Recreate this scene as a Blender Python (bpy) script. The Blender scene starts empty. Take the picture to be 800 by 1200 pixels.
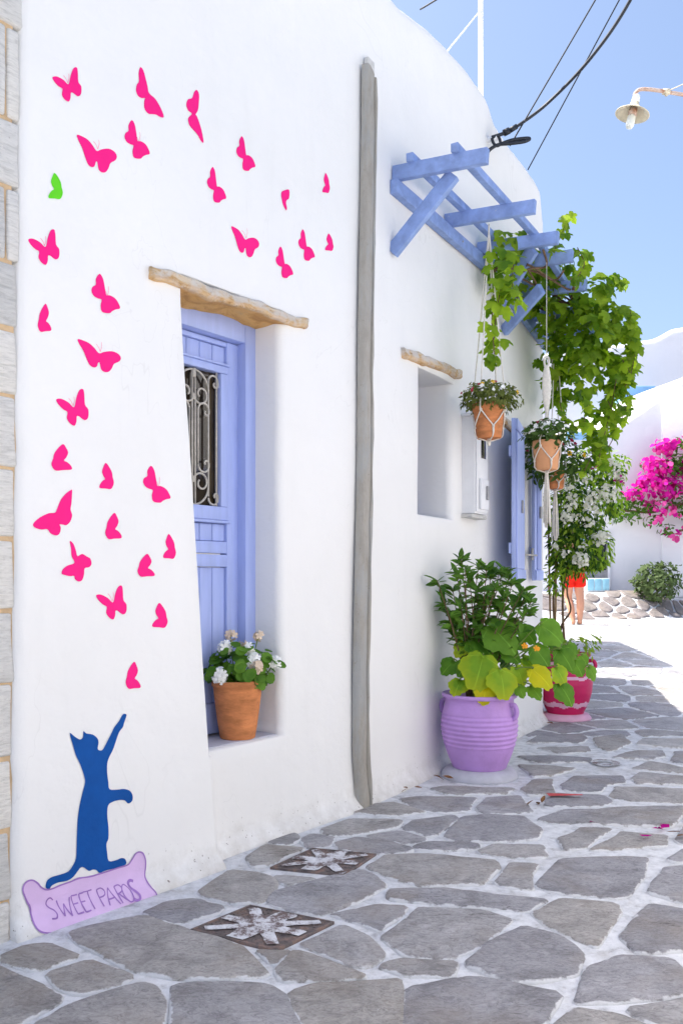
import bpy, bmesh, math, random
from math import sin, cos, pi, sqrt, radians, atan2
from mathutils import Vector, Matrix, noise
from mathutils.geometry import delaunay_2d_cdt
random.seed(7)
scene = bpy.context.scene
COL = scene.collection
V = Vector

# ------------------------------------------------------------------ camera
F, CX, HZ, CAMZ = 1026.0, 400.0, 682.0, 1.25      # focal length and horizon in photo pixels, eye height in metres
cam = bpy.data.cameras.new('camera')
cam.sensor_fit = 'VERTICAL'; cam.sensor_height = 36.0
cam.lens = F / 1200.0 * 36.0
cam.shift_y = (HZ - 600.0) / 1200.0
cam.clip_start = 0.05; cam.clip_end = 3000
camo = bpy.data.objects.new('camera', cam); COL.objects.link(camo)
camo.location = (0, 0, CAMZ); camo.rotation_euler = (radians(90), 0, 0)
scene.camera = camo

# ------------------------------------------------------------------ light
SUN_EL = radians(58); SUN_DIR = V((-1.0, 0.16, 0)).normalized()      # towards the sun, horizontally
az = atan2(SUN_DIR.x, SUN_DIR.y)                                      # clockwise from +Y
w = bpy.data.worlds.new('World'); scene.world = w; w.use_nodes = True
nt = w.node_tree; nt.nodes.clear()
sky = nt.nodes.new('ShaderNodeTexSky'); sky.sky_type = 'NISHITA'; sky.sun_disc = False
sky.sun_elevation = SUN_EL; sky.sun_rotation = az
sky.air_density = 1.0; sky.dust_density = 4.5; sky.ozone_density = 2.6; sky.altitude = 50
bg = nt.nodes.new('ShaderNodeBackground'); bg.inputs['Strength'].default_value = 0.15
wo = nt.nodes.new('ShaderNodeOutputWorld')
nt.links.new(sky.outputs[0], bg.inputs[0]); nt.links.new(bg.outputs[0], wo.inputs[0])
sl = bpy.data.lights.new('sun', 'SUN'); sl.energy = 5.0; sl.angle = radians(0.53); sl.color = (1.0, 0.945, 0.85)
so = bpy.data.objects.new('sun', sl); COL.objects.link(so)
sv = V((SUN_DIR.x * cos(SUN_EL), SUN_DIR.y * cos(SUN_EL), sin(SUN_EL)))
so.rotation_euler = (-sv).to_track_quat('-Z', 'Y').to_euler(); so.location = sv * 30
scene.view_settings.view_transform = 'Standard'; scene.view_settings.look = 'None'
scene.view_settings.gamma = 1.0; scene.view_settings.exposure = 1.03
scene.view_settings.use_curve_mapping = False
scene.cycles.max_bounces = 8; scene.cycles.diffuse_bounces = 5

# ------------------------------------------------------------------ object helpers
def tag(o, label=None, cat=None, group=None, kind=None):
    if label: o['label'] = label
    if cat: o['category'] = cat
    if group: o['group'] = group
    if kind: o['kind'] = kind
    return o
def link(o, parent=None):
    COL.objects.link(o)
    if parent is not None:
        o.parent = parent
        if parent.type == 'EMPTY': o.matrix_parent_inverse = Matrix.Translation(-V(parent.location))
    return o
def thing(name, loc, label, cat, group=None):
    o = bpy.data.objects.new(name, None); o.location = loc; o.empty_display_size = .1
    COL.objects.link(o)
    return tag(o, label, cat, group)
def newmesh(name, vs, fs, m, smooth=True):
    me = bpy.data.meshes.new(name)
    me.from_pydata([tuple(v) for v in vs], [], fs); me.update()
    if m is not None:
        for mm in (m if isinstance(m, (list, tuple)) else [m]): me.materials.append(mm)
    if smooth:
        me.polygons.foreach_set('use_smooth', [True] * len(me.polygons))
    return me
def obj(name, vs, fs, m, parent=None, smooth=True):
    return link(bpy.data.objects.new(name, newmesh(name, vs, fs, m, smooth)), parent)
def objbm(name, bm, m, parent=None, smooth=True, angle=None):
    me = bpy.data.meshes.new(name); bm.to_mesh(me); bm.free()
    for mm in (m if isinstance(m, (list, tuple)) else [m]): me.materials.append(mm)
    if smooth: me.polygons.foreach_set('use_smooth', [True] * len(me.polygons))
    if angle: me.set_sharp_from_angle(angle=angle)
    return link(bpy.data.objects.new(name, me), parent)
def at(px, py, Y):
    return V(((px - CX) / F * Y, Y, CAMZ + Y * (HZ - py) / F))

def bez_box(corners, bevel=0.004, seg=2, cuts=0, disp=0.0, dscale=8.0):
    """bmesh of a box from 8 corners: [s][d][z] order 000,001,010,011,100,..."""
    bm = bmesh.new()
    v = [bm.verts.new(c) for c in corners]
    for f in ((0,1,3,2),(4,6,7,5),(0,4,5,1),(2,3,7,6),(0,2,6,4),(1,5,7,3)):
        bm.faces.new([v[i] for i in f])
    bmesh.ops.recalc_face_normals(bm, faces=bm.faces)
    if bevel > 0:
        bmesh.ops.bevel(bm, geom=list(bm.edges), offset=bevel, segments=seg, profile=.5, affect='EDGES')
    if cuts:
        le = [e for e in bm.edges if e.calc_length() > bevel * 4]
        bmesh.ops.subdivide_edges(bm, edges=le, cuts=cuts, use_grid_fill=True)
    if disp:
        bm.normal_update()
        for x in bm.verts:
            x.co += x.normal * disp * noise.noise(x.co * dscale)
    return bm

def tube(path, r, n=8, closed=False, cap=True):
    vs, fs = [], []
    P = [V(p) for p in path]; m = len(P)
    R = r if isinstance(r, (list, tuple)) else [r] * m
    up = None
    for i, p in enumerate(P):
        if closed: t = P[(i + 1) % m] - P[i - 1]
        else: t = P[min(i + 1, m - 1)] - P[max(i - 1, 0)]
        if t.length < 1e-9: t = V((0, 0, 1))
        t.normalize()
        if up is None:
            up = V((0, 0, 1)) if abs(t.z) < .9 else V((1, 0, 0))
        a = t.cross(up)
        if a.length < 1e-6: a = t.orthogonal()
        a.normalize(); b = a.cross(t).normalized(); up = b
        for k in range(n):
            th = 2 * pi * k / n
            vs.append(p + (a * cos(th) + b * sin(th)) * R[i])
    for i in range(m if closed else m - 1):
        j = (i + 1) % m
        for k in range(n):
            fs.append((i*n+k, i*n+(k+1) % n, j*n+(k+1) % n, j*n+k))
    if cap and not closed:
        fs.append(tuple(range(n - 1, -1, -1))); fs.append(tuple((m-1)*n+k for k in range(n)))
    return vs, fs
class Geo:
    def __init__(s): s.v = []; s.f = []; s.mi = []
    def add(s, vf, mi=0):
        vs, fs = vf; o = len(s.v)
        s.v += list(vs); s.f += [tuple(i + o for i in f) for f in fs]; s.mi += [mi] * len(fs); return s
    def build(s, name, m, parent=None, smooth=True):
        o = obj(name, s.v, s.f, m, parent, smooth)
        if any(s.mi): o.data.polygons.foreach_set('material_index', s.mi)
        return o
def lathe(prof, c, n=40, wob=0.0):
    vs, fs = [], []; c = V(c)
    for (r, z) in prof:
        for k in range(n):
            th = 2 * pi * k / n
            rr = r * (1 + wob * noise.noise(V((cos(th) * 1.5, sin(th) * 1.5, z * 4 + c.x))))
            vs.append(c + V((rr * cos(th), rr * sin(th), z)))
    for i in range(len(prof) - 1):
        for k in range(n):
            fs.append((i*n+k, i*n+(k+1) % n, (i+1)*n+(k+1) % n, (i+1)*n+k))
    fs.append(tuple(range(n - 1, -1, -1))); fs.append(tuple((len(prof)-1)*n+k for k in range(n)))
    return vs, fs
def catmull(pts, n=6, closed=False):
    P = [V(p) for p in pts]; m = len(P); out = []
    for i in range(m if closed else m - 1):
        p0 = P[i-1] if (closed or i > 0) else P[0]
        p1 = P[i]; p2 = P[(i+1) % m]
        p3 = P[(i+2) % m] if (closed or i + 2 < m) else P[-1]
        for k in range(n):
            t = k / n
            out.append(.5 * ((2*p1) + (p2-p0)*t + (2*p0-5*p1+4*p2-p3)*t*t + (3*p1-p0-3*p2+p3)*t**3))
    if not closed: out.append(P[-1])
    return out
def sm(a, b, x):
    t = max(0., min(1., (x - a) / (b - a))); return t * t * (3 - 2 * t)

# ------------------------------------------------------------------ materials
def _n(nt, t, **kw):
    n = nt.nodes.new(t)
    for k, v in kw.items():
        if k in n.inputs: n.inputs[k].default_value = v
        else: setattr(n, k, v)
    return n
def ramp(nt, stops):
    r = nt.nodes.new('ShaderNodeValToRGB'); e = r.color_ramp.elements
    while len(e) < len(stops): e.new(.5)
    for i, (p, c) in enumerate(stops):
        e[i].position = p; e[i].color = (c[0], c[1], c[2], 1) if not isinstance(c, (int, float)) else (c, c, c, 1)
    return r
def mix(nt, fac, a, b, blend='MIX'):
    m = nt.nodes.new('ShaderNodeMix'); m.data_type = 'RGBA'; m.blend_type = blend
    for s, x in ((0, fac), (6, a), (7, b)):
        if hasattr(x, 'links') or hasattr(x, 'is_linked'): nt.links.new(x, m.inputs[s])
        else: m.inputs[s].default_value = x if isinstance(x, (int, float)) else (x[0], x[1], x[2], 1)
    return m.outputs[2]
def math_(nt, op, a, b=None, c=None):
    m = nt.nodes.new('ShaderNodeMath'); m.operation = op
    for i, x in enumerate((a, b, c)):
        if x is None: continue
        if hasattr(x, 'is_linked'): nt.links.new(x, m.inputs[i])
        else: m.inputs[i].default_value = x
    return m.outputs[0]
def nz(nt, scale, detail=4, rough=.55, vec=None, dist=0.0):
    n = nt.nodes.new('ShaderNodeTexNoise')
    n.inputs['Scale'].default_value = scale; n.inputs['Detail'].default_value = detail
    n.inputs['Roughness'].default_value = rough; n.inputs['Distortion'].default_value = dist
    if vec is not None: nt.links.new(vec, n.inputs['Vector'])
    return n.outputs[0]
def base(name, rough=.6, spec=.3):
    m = bpy.data.materials.new(name); m.use_nodes = True
    nt = m.node_tree; b = nt.nodes['Principled BSDF']
    b.inputs['Roughness'].default_value = rough
    b.inputs['Specular IOR Level'].default_value = spec
    return m, nt, b
def pos(nt, stretch=None, kind='world'):
    if kind == 'world': o = nt.nodes.new('ShaderNodeNewGeometry').outputs['Position']
    else: o = nt.nodes.new('ShaderNodeTexCoord').outputs['Object']
    if stretch:
        mp = nt.nodes.new('ShaderNodeMapping'); mp.inputs['Scale'].default_value = stretch
        nt.links.new(o, mp.inputs['Vector']); return mp.outputs[0]
    return o
def bump(nt, b, h, strength, dist=.01):
    bn = nt.nodes.new('ShaderNodeBump'); bn.inputs['Strength'].default_value = strength
    bn.inputs['Distance'].default_value = dist
    nt.links.new(h, bn.inputs['Height'])
    prev = b.inputs['Normal']
    if prev.is_linked: nt.links.new(prev.links[0].from_socket, bn.inputs['Normal'])
    nt.links.new(bn.outputs[0], b.inputs['Normal'])
def paint(name, c, var=.12, scale=3, rough=.55, bstr=.15, bscale=60, spec=.3, c2=None, stretch=None, kind='world', chip=None):
    m, nt, b = base(name, rough, spec)
    p = pos(nt, stretch, kind)
    n = nz(nt, scale, 5, .6, p)
    d = c2 or tuple(x * (1 - var) for x in c); l = tuple(min(1, x * (1 + var * .5)) for x in c) if not c2 else c
    r = ramp(nt, [(.32, d), (.68, l)]); nt.links.new(n, r.inputs[0])
    col = r.outputs[0]
    if chip:
        cn = nz(nt, chip[0], 6, .72, pos(nt, chip[3] if len(chip) > 3 else None))
        cr = ramp(nt, [(chip[1], 0.), (chip[1] + .035, .85)]); nt.links.new(cn, cr.inputs[0]); col = mix(nt, cr.outputs[0], col, chip[2])
    nt.links.new(col, b.inputs['Base Color'])
    if bstr: bump(nt, b, nz(nt, bscale, 4, .6, p), bstr)
    return m

def m_plaster(name, c=(.81, .805, .795), dirt=True):
    m, nt, b = base(name, .85, .15)
    p = pos(nt)
    n = nz(nt, 1.3, 5, .6, p)
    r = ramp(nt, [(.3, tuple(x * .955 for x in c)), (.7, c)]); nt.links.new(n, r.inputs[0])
    col = r.outputs[0]
    # faint vertical rain streaks and drips
    st = nz(nt, 2.2, 5, .65, pos(nt, (3.2, 3.2, .22)))
    sr = ramp(nt, [(.56, 0.), (.78, .10)]); nt.links.new(st, sr.inputs[0])
    col = mix(nt, sr.outputs[0], col, (.60, .60, .58))
    if dirt:
        sp = nt.nodes.new('ShaderNodeSeparateXYZ'); nt.links.new(p, sp.inputs[0])
        h = math_(nt, 'MULTIPLY', sp.outputs[2], -4.2)
        h = math_(nt, 'ADD', h, 1.0)
        nn = nz(nt, 9, 6, .7, p)
        f = math_(nt, 'MULTIPLY', math_(nt, 'MAXIMUM', h, 0.0), nn)
        rr = ramp(nt, [(.24, 0.), (.58, .55)]); nt.links.new(f, rr.inputs[0])
        col = mix(nt, rr.outputs[0], col, (.44, .41, .37))
        sn = nz(nt, 60, 2, .5, p)
        s2 = ramp(nt, [(.69, 0.), (.72, 1.)]); nt.links.new(sn, s2.inputs[0])
        f2 = math_(nt, 'MULTIPLY', s2.outputs[0], math_(nt, 'MAXIMUM', math_(nt, 'ADD', math_(nt, 'MULTIPLY', sp.outputs[2], -5.), 1.0), 0.0))
        col = mix(nt, f2, col, (.16, .13, .11))
    ck = math_(nt, 'ABSOLUTE', math_(nt, 'ADD', nz(nt, 1.6, 4, .6, pos(nt, (1, 1, .7)), .8), -.5))
    ckr = ramp(nt, [(.0, .16), (.0035, 0.)]); nt.links.new(ck, ckr.inputs[0])
    ckm = ramp(nt, [(.54, 0.), (.62, 1.)]); nt.links.new(nz(nt, .9, 2, .5, p), ckm.inputs[0])
    col = mix(nt, math_(nt, 'MULTIPLY', ckr.outputs[0], ckm.outputs[0]), col, (.45, .44, .43))
    nt.links.new(col, b.inputs['Base Color'])
    bump(nt, b, nz(nt, 5.5, 4, .55, p), .42, .02)
    bump(nt, b, nz(nt, 11, 5, .6, pos(nt, (1, 1, 3.5)), .6), .12, .01)
    bump(nt, b, nz(nt, 45, 5, .65, p), .16, .006)
    return m
M = {}
M['plaster'] = m_plaster('white_plaster')
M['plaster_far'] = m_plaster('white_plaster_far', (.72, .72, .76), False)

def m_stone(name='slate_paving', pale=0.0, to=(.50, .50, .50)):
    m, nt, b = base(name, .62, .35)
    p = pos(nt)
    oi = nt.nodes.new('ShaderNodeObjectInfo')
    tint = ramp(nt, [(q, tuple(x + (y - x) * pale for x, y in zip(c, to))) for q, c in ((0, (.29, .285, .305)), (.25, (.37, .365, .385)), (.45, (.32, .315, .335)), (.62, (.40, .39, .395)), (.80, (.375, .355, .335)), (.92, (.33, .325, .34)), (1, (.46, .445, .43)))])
    nt.links.new(oi.outputs['Random'], tint.inputs[0])
    n1 = nz(nt, 5.5, 8, .72, p, .6)
    v1 = ramp(nt, [(.34, .66), (.5, 1.), (.68, 1.25)]); nt.links.new(n1, v1.inputs[0])
    col = mix(nt, 1.0, tint.outputs[0], v1.outputs[0], 'MULTIPLY')
    n2 = nz(nt, 32, 8, .8, pos(nt, (1, 1.5, 1)), 1.4)
    v2 = ramp(nt, [(.38, .60), (.50, 1.), (.62, 1.24)]); nt.links.new(n2, v2.inputs[0])
    col = mix(nt, .85, col, v2.outputs[0], 'MULTIPLY')
    n4 = nz(nt, 2.3, 4, .6, p)
    v4 = ramp(nt, [(.49, 0.), (.68, .40)]); nt.links.new(n4, v4.inputs[0])
    col = mix(nt, v4.outputs[0], col, (.30, .245, .185))
    n3 = nz(nt, 75, 3, .6, p)
    v3 = ramp(nt, [(.70, 0.), (.74, .5)]); nt.links.new(n3, v3.inputs[0])
    col = mix(nt, v3.outputs[0], col, (.66, .66, .67))
    ck = math_(nt, 'ABSOLUTE', math_(nt, 'ADD', nz(nt, 4.5, 3, .55, pos(nt, (.55, 2.6, 1)), 1.6), -.5))
    ckr = ramp(nt, [(.0, .9), (.012, 0.)]); nt.links.new(ck, ckr.inputs[0])
    ckm = ramp(nt, [(.52, 0.), (.62, .85)]); nt.links.new(nz(nt, 1.7, 3, .6, p), ckm.inputs[0])
    col = mix(nt, math_(nt, 'MULTIPLY', ckr.outputs[0], ckm.outputs[0]), col, (.05, .04, .035))
    at_ = nt.nodes.new('ShaderNodeAttribute'); at_.attribute_name = 'rim'
    n5 = nz(nt, 13, 4, .6, p)
    f = math_(nt, 'MULTIPLY_ADD', n5, 1.7, math_(nt, 'ADD', at_.outputs['Fac'], -1.32))
    v5 = ramp(nt, [(.30, 0.), (.46, .9)]); nt.links.new(f, v5.inputs[0])
    col = mix(nt, v5.outputs[0], col, (.74, .75, .77))
    nt.links.new(col, b.inputs['Base Color'])
    rr = ramp(nt, [(.3, .48), (.7, .78)]); nt.links.new(n1, rr.inputs[0]); nt.links.new(rr.outputs[0], b.inputs['Roughness'])
    bump(nt, b, n1, .8, .03); bump(nt, b, n2, .8, .010)
    return m
M['stone'] = m_stone()
M['stone_brown'] = m_stone('brown_facing_stone', .65, (.15, .115, .10))
M['stone_pale'] = m_stone('sunlit_pale_paving', .55)  # paler far slabs; sunlight on the square is put into the colour
def m_grout():
    m, nt, b = base('white_grout', .8, .2)
    p = pos(nt)
    n = nz(nt, 14, 7, .7, p)
    r = ramp(nt, [(.34, (.40, .40, .41)), (.44, (.58, .59, .61)), (.60, (.71, .72, .74))]); nt.links.new(n, r.inputs[0])
    n2 = nz(nt, 3.2, 5, .7, p)
    r2 = ramp(nt, [(.54, 0.), (.70, .5)]); nt.links.new(n2, r2.inputs[0])
    col = mix(nt, r2.outputs[0], r.outputs[0], (.40, .37, .34))
    nt.links.new(col, b.inputs['Base Color'])
    bump(nt, b, n, .7, .016); bump(nt, b, nz(nt, 90, 4, .6, p), .3, .004)
    return m
M['grout'] = m_grout()
M['ground'] = paint('pale_ground', (.55, .54, .52), .2, 2)
BLUE = (.150, .215, .66)
M['blue'] = paint('blue_paint', (.37, .45, .79), .08, 6, .42, .10, 40, .35, stretch=(4, 4, .6), chip=(20, .70, (.60, .62, .72), (3, 3, .8)))
M['blue_timber'] = paint('blue_timber_paint', (.235, .335, .63), .20, 7, .55, .35, 30, .3, stretch=(2, 2, 2), chip=(22, .665, (.42, .45, .55)))
M['pink'] = paint('magenta_wall_paint', (.88, .012, .22), .05, 8, .7, .1, 50, .2)
M['green_paint'] = paint('green_wall_paint', (.12, .62, .02), .05, 8, .7, .1, 50, .2)
M['cat'] = paint('blue_cat_paint', (.002, .075, .32), .14, 9, .7, .15, 40, .2)
M['sign'] = paint('lilac_sign_paint', (.65, .47, .73), .08, 7, .75, .12, 50, .2)
M['sign_line'] = paint('purple_line_paint', (.34, .19, .50), .2, 20, .75, .1, 60, .2)
M['terracotta'] = paint('terracotta', (.58, .22, .085), .34, 9, .8, .25, 60, .2, stretch=(1, 1, 3))
M['terracotta_pale'] = paint('pale_terracotta', (.66, .33, .17), .14, 7, .8, .2, 60, .2)
M['purple'] = paint('lilac_pot_paint', (.49, .285, .65), .16, 5, .62, .22, 40, .3, chip=(11, .66, (.40, .27, .44)))
M['red_pot'] = paint('crimson_pot_paint', (.56, .012, .11), .12, 5, .5, .12, 40, .35)
M['pink_pale'] = paint('pale_pink_paint', (.72, .42, .56), .10, 8, .7, .2, 40, .2)
M['plinth'] = paint('white_plinth', (.47, .47, .53), .12, 9, .8, .3, 40, .2)
M['soil'] = paint('soil', (.05, .035, .025), .4, 30, .95, .8, 40, .1)
M['rope'] = paint('cotton_rope', (.74, .70, .63), .12, 60, .9, .5, 220, .1)
M['metal_pale'] = paint('pale_ironwork', (.50, .47, .42), .25, 30, .5, .2, 80, .4)
M['metal_grey'] = paint('grey_metal', (.33, .33, .34), .25, 20, .45, .2, 60, .4)
M['cable'] = paint('black_cable', (.02, .025, .035), .2, 20, .5, 0, 1, .3)
M['mast'] = paint('white_mast', (.78, .80, .84), .06, 8, .5, .05, 60, .3)
M['bamboo'] = paint('bamboo_cane', (.30, .20, .10), .3, 20, .7, .2, 60, .2)
M['stem'] = paint('green_stem', (.16, .24, .05), .3, 20, .6, .1, 60, .2)
M['wood_stem'] = paint('woody_stem', (.17, .11, .065), .35, 25, .8, .3, 60, .15)
M['skin'] = paint('skin', (.60, .30, .19), .06, 8, .55, 0, 1, .3)
M['red_cloth'] = paint('red_cloth', (.80, .022, .012), .12, 12, .8, .2, 80, .15)
M['dark_cloth'] = paint('dark_cloth', (.03, .03, .04), .2, 12, .85, .2, 80, .15)
M['hair'] = paint('dark_hair', (.035, .02, .012), .3, 40, .5, .2, 90, .3)
M['shoe'] = paint('white_shoe', (.72, .70, .68), .1, 20, .6, .1, 60, .3)
M['mortar'] = paint('tan_mortar', (.62, .45, .28), .25, 14, .9, .6, 60, .1)
M['meter'] = paint('white_meter_paint', (.76, .77, .80), .05, 8, .45, .05, 40, .35)
M['tile'] = paint('pale_blue_tile', (.28, .55, .68), .12, 9, .4, .05, 40, .4)
M['pale_blue'] = paint('pale_blue_paint', (.24, .46, .74), .12, 5, .6, .1, 40, .3)
M['litter'] = paint('dry_leaf', (.24, .12, .05), .4, 40, .8, .2, 60, .2)
M['red_litter'] = paint('red_plastic', (.55, .05, .05), .2, 40, .5, .1, 60, .3)
M['lampshade'] = paint('cream_enamel', (.70, .62, .46), .22, 14, .4, .1, 40, .4)
M['lamp_arm'] = paint('rusty_painted_pipe', (.66, .55, .48), .3, 18, .6, .2, 40, .3, c2=(.36, .16, .08))
M['bulb'] = paint('white_bulb_glass', (.78, .80, .74), .04, 10, .25, 0, 1, .5)
M['white_petal'] = paint('white_petal', (.86, .86, .82), .06, 30, .7, 0, 1, .1)
M['cream_petal'] = paint('cream_petal', (.70, .56, .42), .2, 30, .7, 0, 1, .1)
M['yellow_petal'] = paint('yellow_petal', (.86, .52, .02), .1, 30, .7, 0, 1, .1)
M['red_petal'] = paint('dark_red_petal', (.40, .02, .06), .2, 30, .7, 0, 1, .1)

def m_glass():
    m, nt, b = base('dark_window_glass', .08, .5)
    p = pos(nt)
    n = nz(nt, 2.2, 3, .5, pos(nt, (7, 7, .7)))
    r = ramp(nt, [(.35, (.012, .010, .012)), (.55, (.045, .034, .022)), (.7, (.09, .065, .035))])
    nt.links.new(n, r.inputs[0]); nt.links.new(r.outputs[0], b.inputs['Base Color'])
    return m
M['glass'] = m_glass()
def m_lintel():
    m, nt, b = base('weathered_lintel', .85, .15)
    p = pos(nt)
    n = nz(nt, 7, 7, .72, pos(nt, (1, 1, 4)), .8)
    r = ramp(nt, [(.28, (.17, .10, .055)), (.42, (.50, .32, .15)), (.55, (.62, .50, .36)), (.72, (.66, .62, .56))])
    nt.links.new(n, r.inputs[0])
    n2 = nz(nt, 11, 6, .7, p)
    r2 = ramp(nt, [(.44, 0.), (.56, .85)]); nt.links.new(n2, r2.inputs[0])
    col = mix(nt, r2.outputs[0], r.outputs[0], (.60, .57, .54))
    n3 = nz(nt, 30, 5, .7, pos(nt, (1, 1, 3)))
    r3 = ramp(nt, [(.62, 0.), (.70, .75)]); nt.links.new(n3, r3.inputs[0])
    col = mix(nt, r3.outputs[0], col, (.10, .085, .08))
    # the underside was never whitewashed: bare ochre stone
    g = nt.nodes.new('ShaderNodeAttribute'); g.attribute_name = 'bare'
    ob = ramp(nt, [(.3, (.42, .20, .07)), (.55, (.72, .42, .15)), (.75, (.55, .36, .20))]); nt.links.new(n, ob.inputs[0])
    col = mix(nt, g.outputs['Fac'], col, ob.outputs[0])
    nt.links.new(col, b.inputs['Base Color'])
    bump(nt, b, n, .7, .02); bump(nt, b, n3, .5, .008)
    return m
M['lintel'] = m_lintel()
def m_quoin():
    m, nt, b = base('grey_quoin_stone', .8, .2)
    p = pos(nt); oi = nt.nodes.new('ShaderNodeObjectInfo')
    t = ramp(nt, [(0, (.54, .535, .52)), (.5, (.63, .62, .60)), (1, (.70, .68, .64))]); nt.links.new(oi.outputs['Random'], t.inputs[0])
    n = nz(nt, 16, 7, .72, pos(nt, (1, 1, 6)), .5)
    r = ramp(nt, [(.3, .72), (.5, 1.), (.7, 1.14)]); nt.links.new(n, r.inputs[0])
    col = mix(nt, 1., t.outputs[0], r.outputs[0], 'MULTIPLY')
    n2 = nz(nt, 55, 3, .6, p); r2 = ramp(nt, [(.70, 0.), (.76, .6)]); nt.links.new(n2, r2.inputs[0])
    col = mix(nt, r2.outputs[0], col, (.22, .20, .19))
    nt.links.new(col, b.inputs['Base Color'])
    bump(nt, b, n, .6, .014)
    return m
M['quoin'] = m_quoin()
def m_channel():
    m, nt, b = base('weathered_cement_channel', .85, .15)
    p = pos(nt)
    n = nz(nt, 5, 7, .7, pos(nt, (3, 3, 1.2)), .2)
    r = ramp(nt, [(.25, (.27, .25, .215)), (.5, (.345, .325, .29)), (.8, (.40, .39, .365))]); nt.links.new(n, r.inputs[0])
    n2 = nz(nt, 3, 5, .7, pos(nt, (2, 2, .6))); r2 = ramp(nt, [(.5, 0.), (.62, .6)]); nt.links.new(n2, r2.inputs[0])
    col = mix(nt, r2.outputs[0], r.outputs[0], (.34, .355, .36))
    n3 = nz(nt, 50, 4, .7, p); r3 = ramp(nt, [(.64, 0.), (.72, .5)]); nt.links.new(n3, r3.inputs[0])
    col = mix(nt, r3.outputs[0], col, (.16, .12, .09))
    nt.links.new(col, b.inputs['Base Color']); bump(nt, b, n, .3, .01); bump(nt, b, n3, .3, .004)
    return m
M['channel'] = m_channel()
def m_rust():
    m, nt, b = base('rusty_iron_cover', .65, .35)
    p = pos(nt)
    n = nz(nt, 18, 6, .7, p); r = ramp(nt, [(.3, (.06, .05, .05)), (.5, (.13, .105, .10)), (.66, (.24, .15, .115))])
    nt.links.new(n, r.inputs[0]); nt.links.new(r.outputs[0], b.inputs['Base Color']); bump(nt, b, n, .5, .006)
    return m
M['rust'] = m_rust()
def m_worn():
    m, nt, b = base('worn_white_paint', .75, .2)
    p = pos(nt)
    n = nz(nt, 20, 8, .8, p); r = ramp(nt, [(.44, (.15, .11, .105)), (.52, (.56, .56, .58)), (.66, (.70, .71, .73))])
    nt.links.new(n, r.inputs[0]); nt.links.new(r.outputs[0], b.inputs['Base Color']); bump(nt, b, n, .4, .004)
    return m
M['worn'] = m_worn()

def m_leaf(name, dark, light, trans=.35, scale=6, rough=.45, veins=False, edge=None, tip=None, tcol=(1.5, 1.6, .7)):
    m, nt, b = base(name, rough, .16)
    p = pos(nt); oi = nt.nodes.new('ShaderNodeObjectInfo')
    wn = nt.nodes.new('ShaderNodeTexWhiteNoise')
    n = nz(nt, scale, 4, .6, p)
    f = math_(nt, 'ADD', math_(nt, 'MULTIPLY', n, .9), math_(nt, 'MULTIPLY', oi.outputs['Random'], .35))
    f = math_(nt, 'ADD', f, -.12)
    r = ramp(nt, [(.25, dark), (.75, light)]); nt.links.new(f, r.inputs[0])
    col = r.outputs[0]
    if veins:
        q = nt.nodes.new('ShaderNodeTexCoord').outputs['Object']
        s = nt.nodes.new('ShaderNodeSeparateXYZ'); nt.links.new(q, s.inputs[0])
        a = math_(nt, 'ARCTAN2', s.outputs[0], math_(nt, 'ADD', s.outputs[1], -.12))
        wv = math_(nt, 'ABSOLUTE', math_(nt, 'SINE', math_(nt, 'MULTIPLY', a, 2.6)))
        vr = ramp(nt, [(.0, .55), (.10, 0.)]); nt.links.new(wv, vr.inputs[0])
        col = mix(nt, vr.outputs[0], col, tuple(min(1, x * 1.7 + .03) for x in light))
        d = math_(nt, 'SQRT', math_(nt, 'ADD', math_(nt, 'POWER', s.outputs[0], 2.), math_(nt, 'POWER', math_(nt, 'ADD', s.outputs[1], -.4), 2.)))
        if edge:
            ed = math_(nt, 'ADD', d, math_(nt, 'MULTIPLY', nz(nt, 5, 4, .6, q), .5))
            er = ramp(nt, [(.48, 0.), (.85, .9)]); nt.links.new(ed, er.inputs[0])
            col = mix(nt, er.outputs[0], col, edge)
        bump(nt, b, vr.outputs[0], .4, .004)
    nt.links.new(col, b.inputs['Base Color'])
    t = nt.nodes.new('ShaderNodeBsdfTranslucent')
    tc = mix(nt, 1., col, tcol, 'MULTIPLY')
    nt.links.new(tc, t.inputs[0])
    ms = nt.nodes.new('ShaderNodeMixShader'); ms.inputs[0].default_value = trans
    nt.links.new(b.outputs[0], ms.inputs[1]); nt.links.new(t.outputs[0], ms.inputs[2])
    nt.links.new(ms.outputs[0], nt.nodes['Material Output'].inputs[0])
    return m
M['vine'] = m_leaf('vine_leaf', (.085, .18, .012), (.33, .46, .034), .5)
M['vine_young'] = m_leaf('young_vine_leaf', (.20, .31, .02), (.38, .50, .05), .55)
M['shrub'] = m_leaf('glossy_shrub_leaf', (.03, .09, .012), (.12, .25, .03), .25, 9, .35)
M['big_green'] = m_leaf('gourd_leaf_green', (.055, .16, .014), (.15, .31, .03), .35, 7, .5, True)
M['big_light'] = m_leaf('gourd_leaf_light', (.17, .33, .02), (.29, .45, .03), .38, 7, .5, True, (.42, .48, .02))
M['big_yellow'] = m_leaf('gourd_leaf_yellow', (.48, .46, .01), (.74, .60, .01), .38, 7, .5, True, (.50, .50, .02))
M['geranium'] = m_leaf('geranium_leaf', (.05, .14, .014), (.15, .30, .035), .3, 12, .5)
M['bush'] = m_leaf('bush_leaf', (.025, .075, .010), (.14, .28, .035), .35, 8, .5)
M['bush_light'] = m_leaf('light_bush_leaf', (.14, .26, .02), (.30, .44, .05), .45, 8, .5)
M['hang_leaf'] = m_leaf('hanging_plant_leaf', (.07, .10, .022), (.25, .27, .07), .3, 14, .6)
M['hang_dark'] = m_leaf('hanging_dark_leaf', (.03, .07, .015), (.10, .17, .04), .3, 14, .6)
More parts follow.
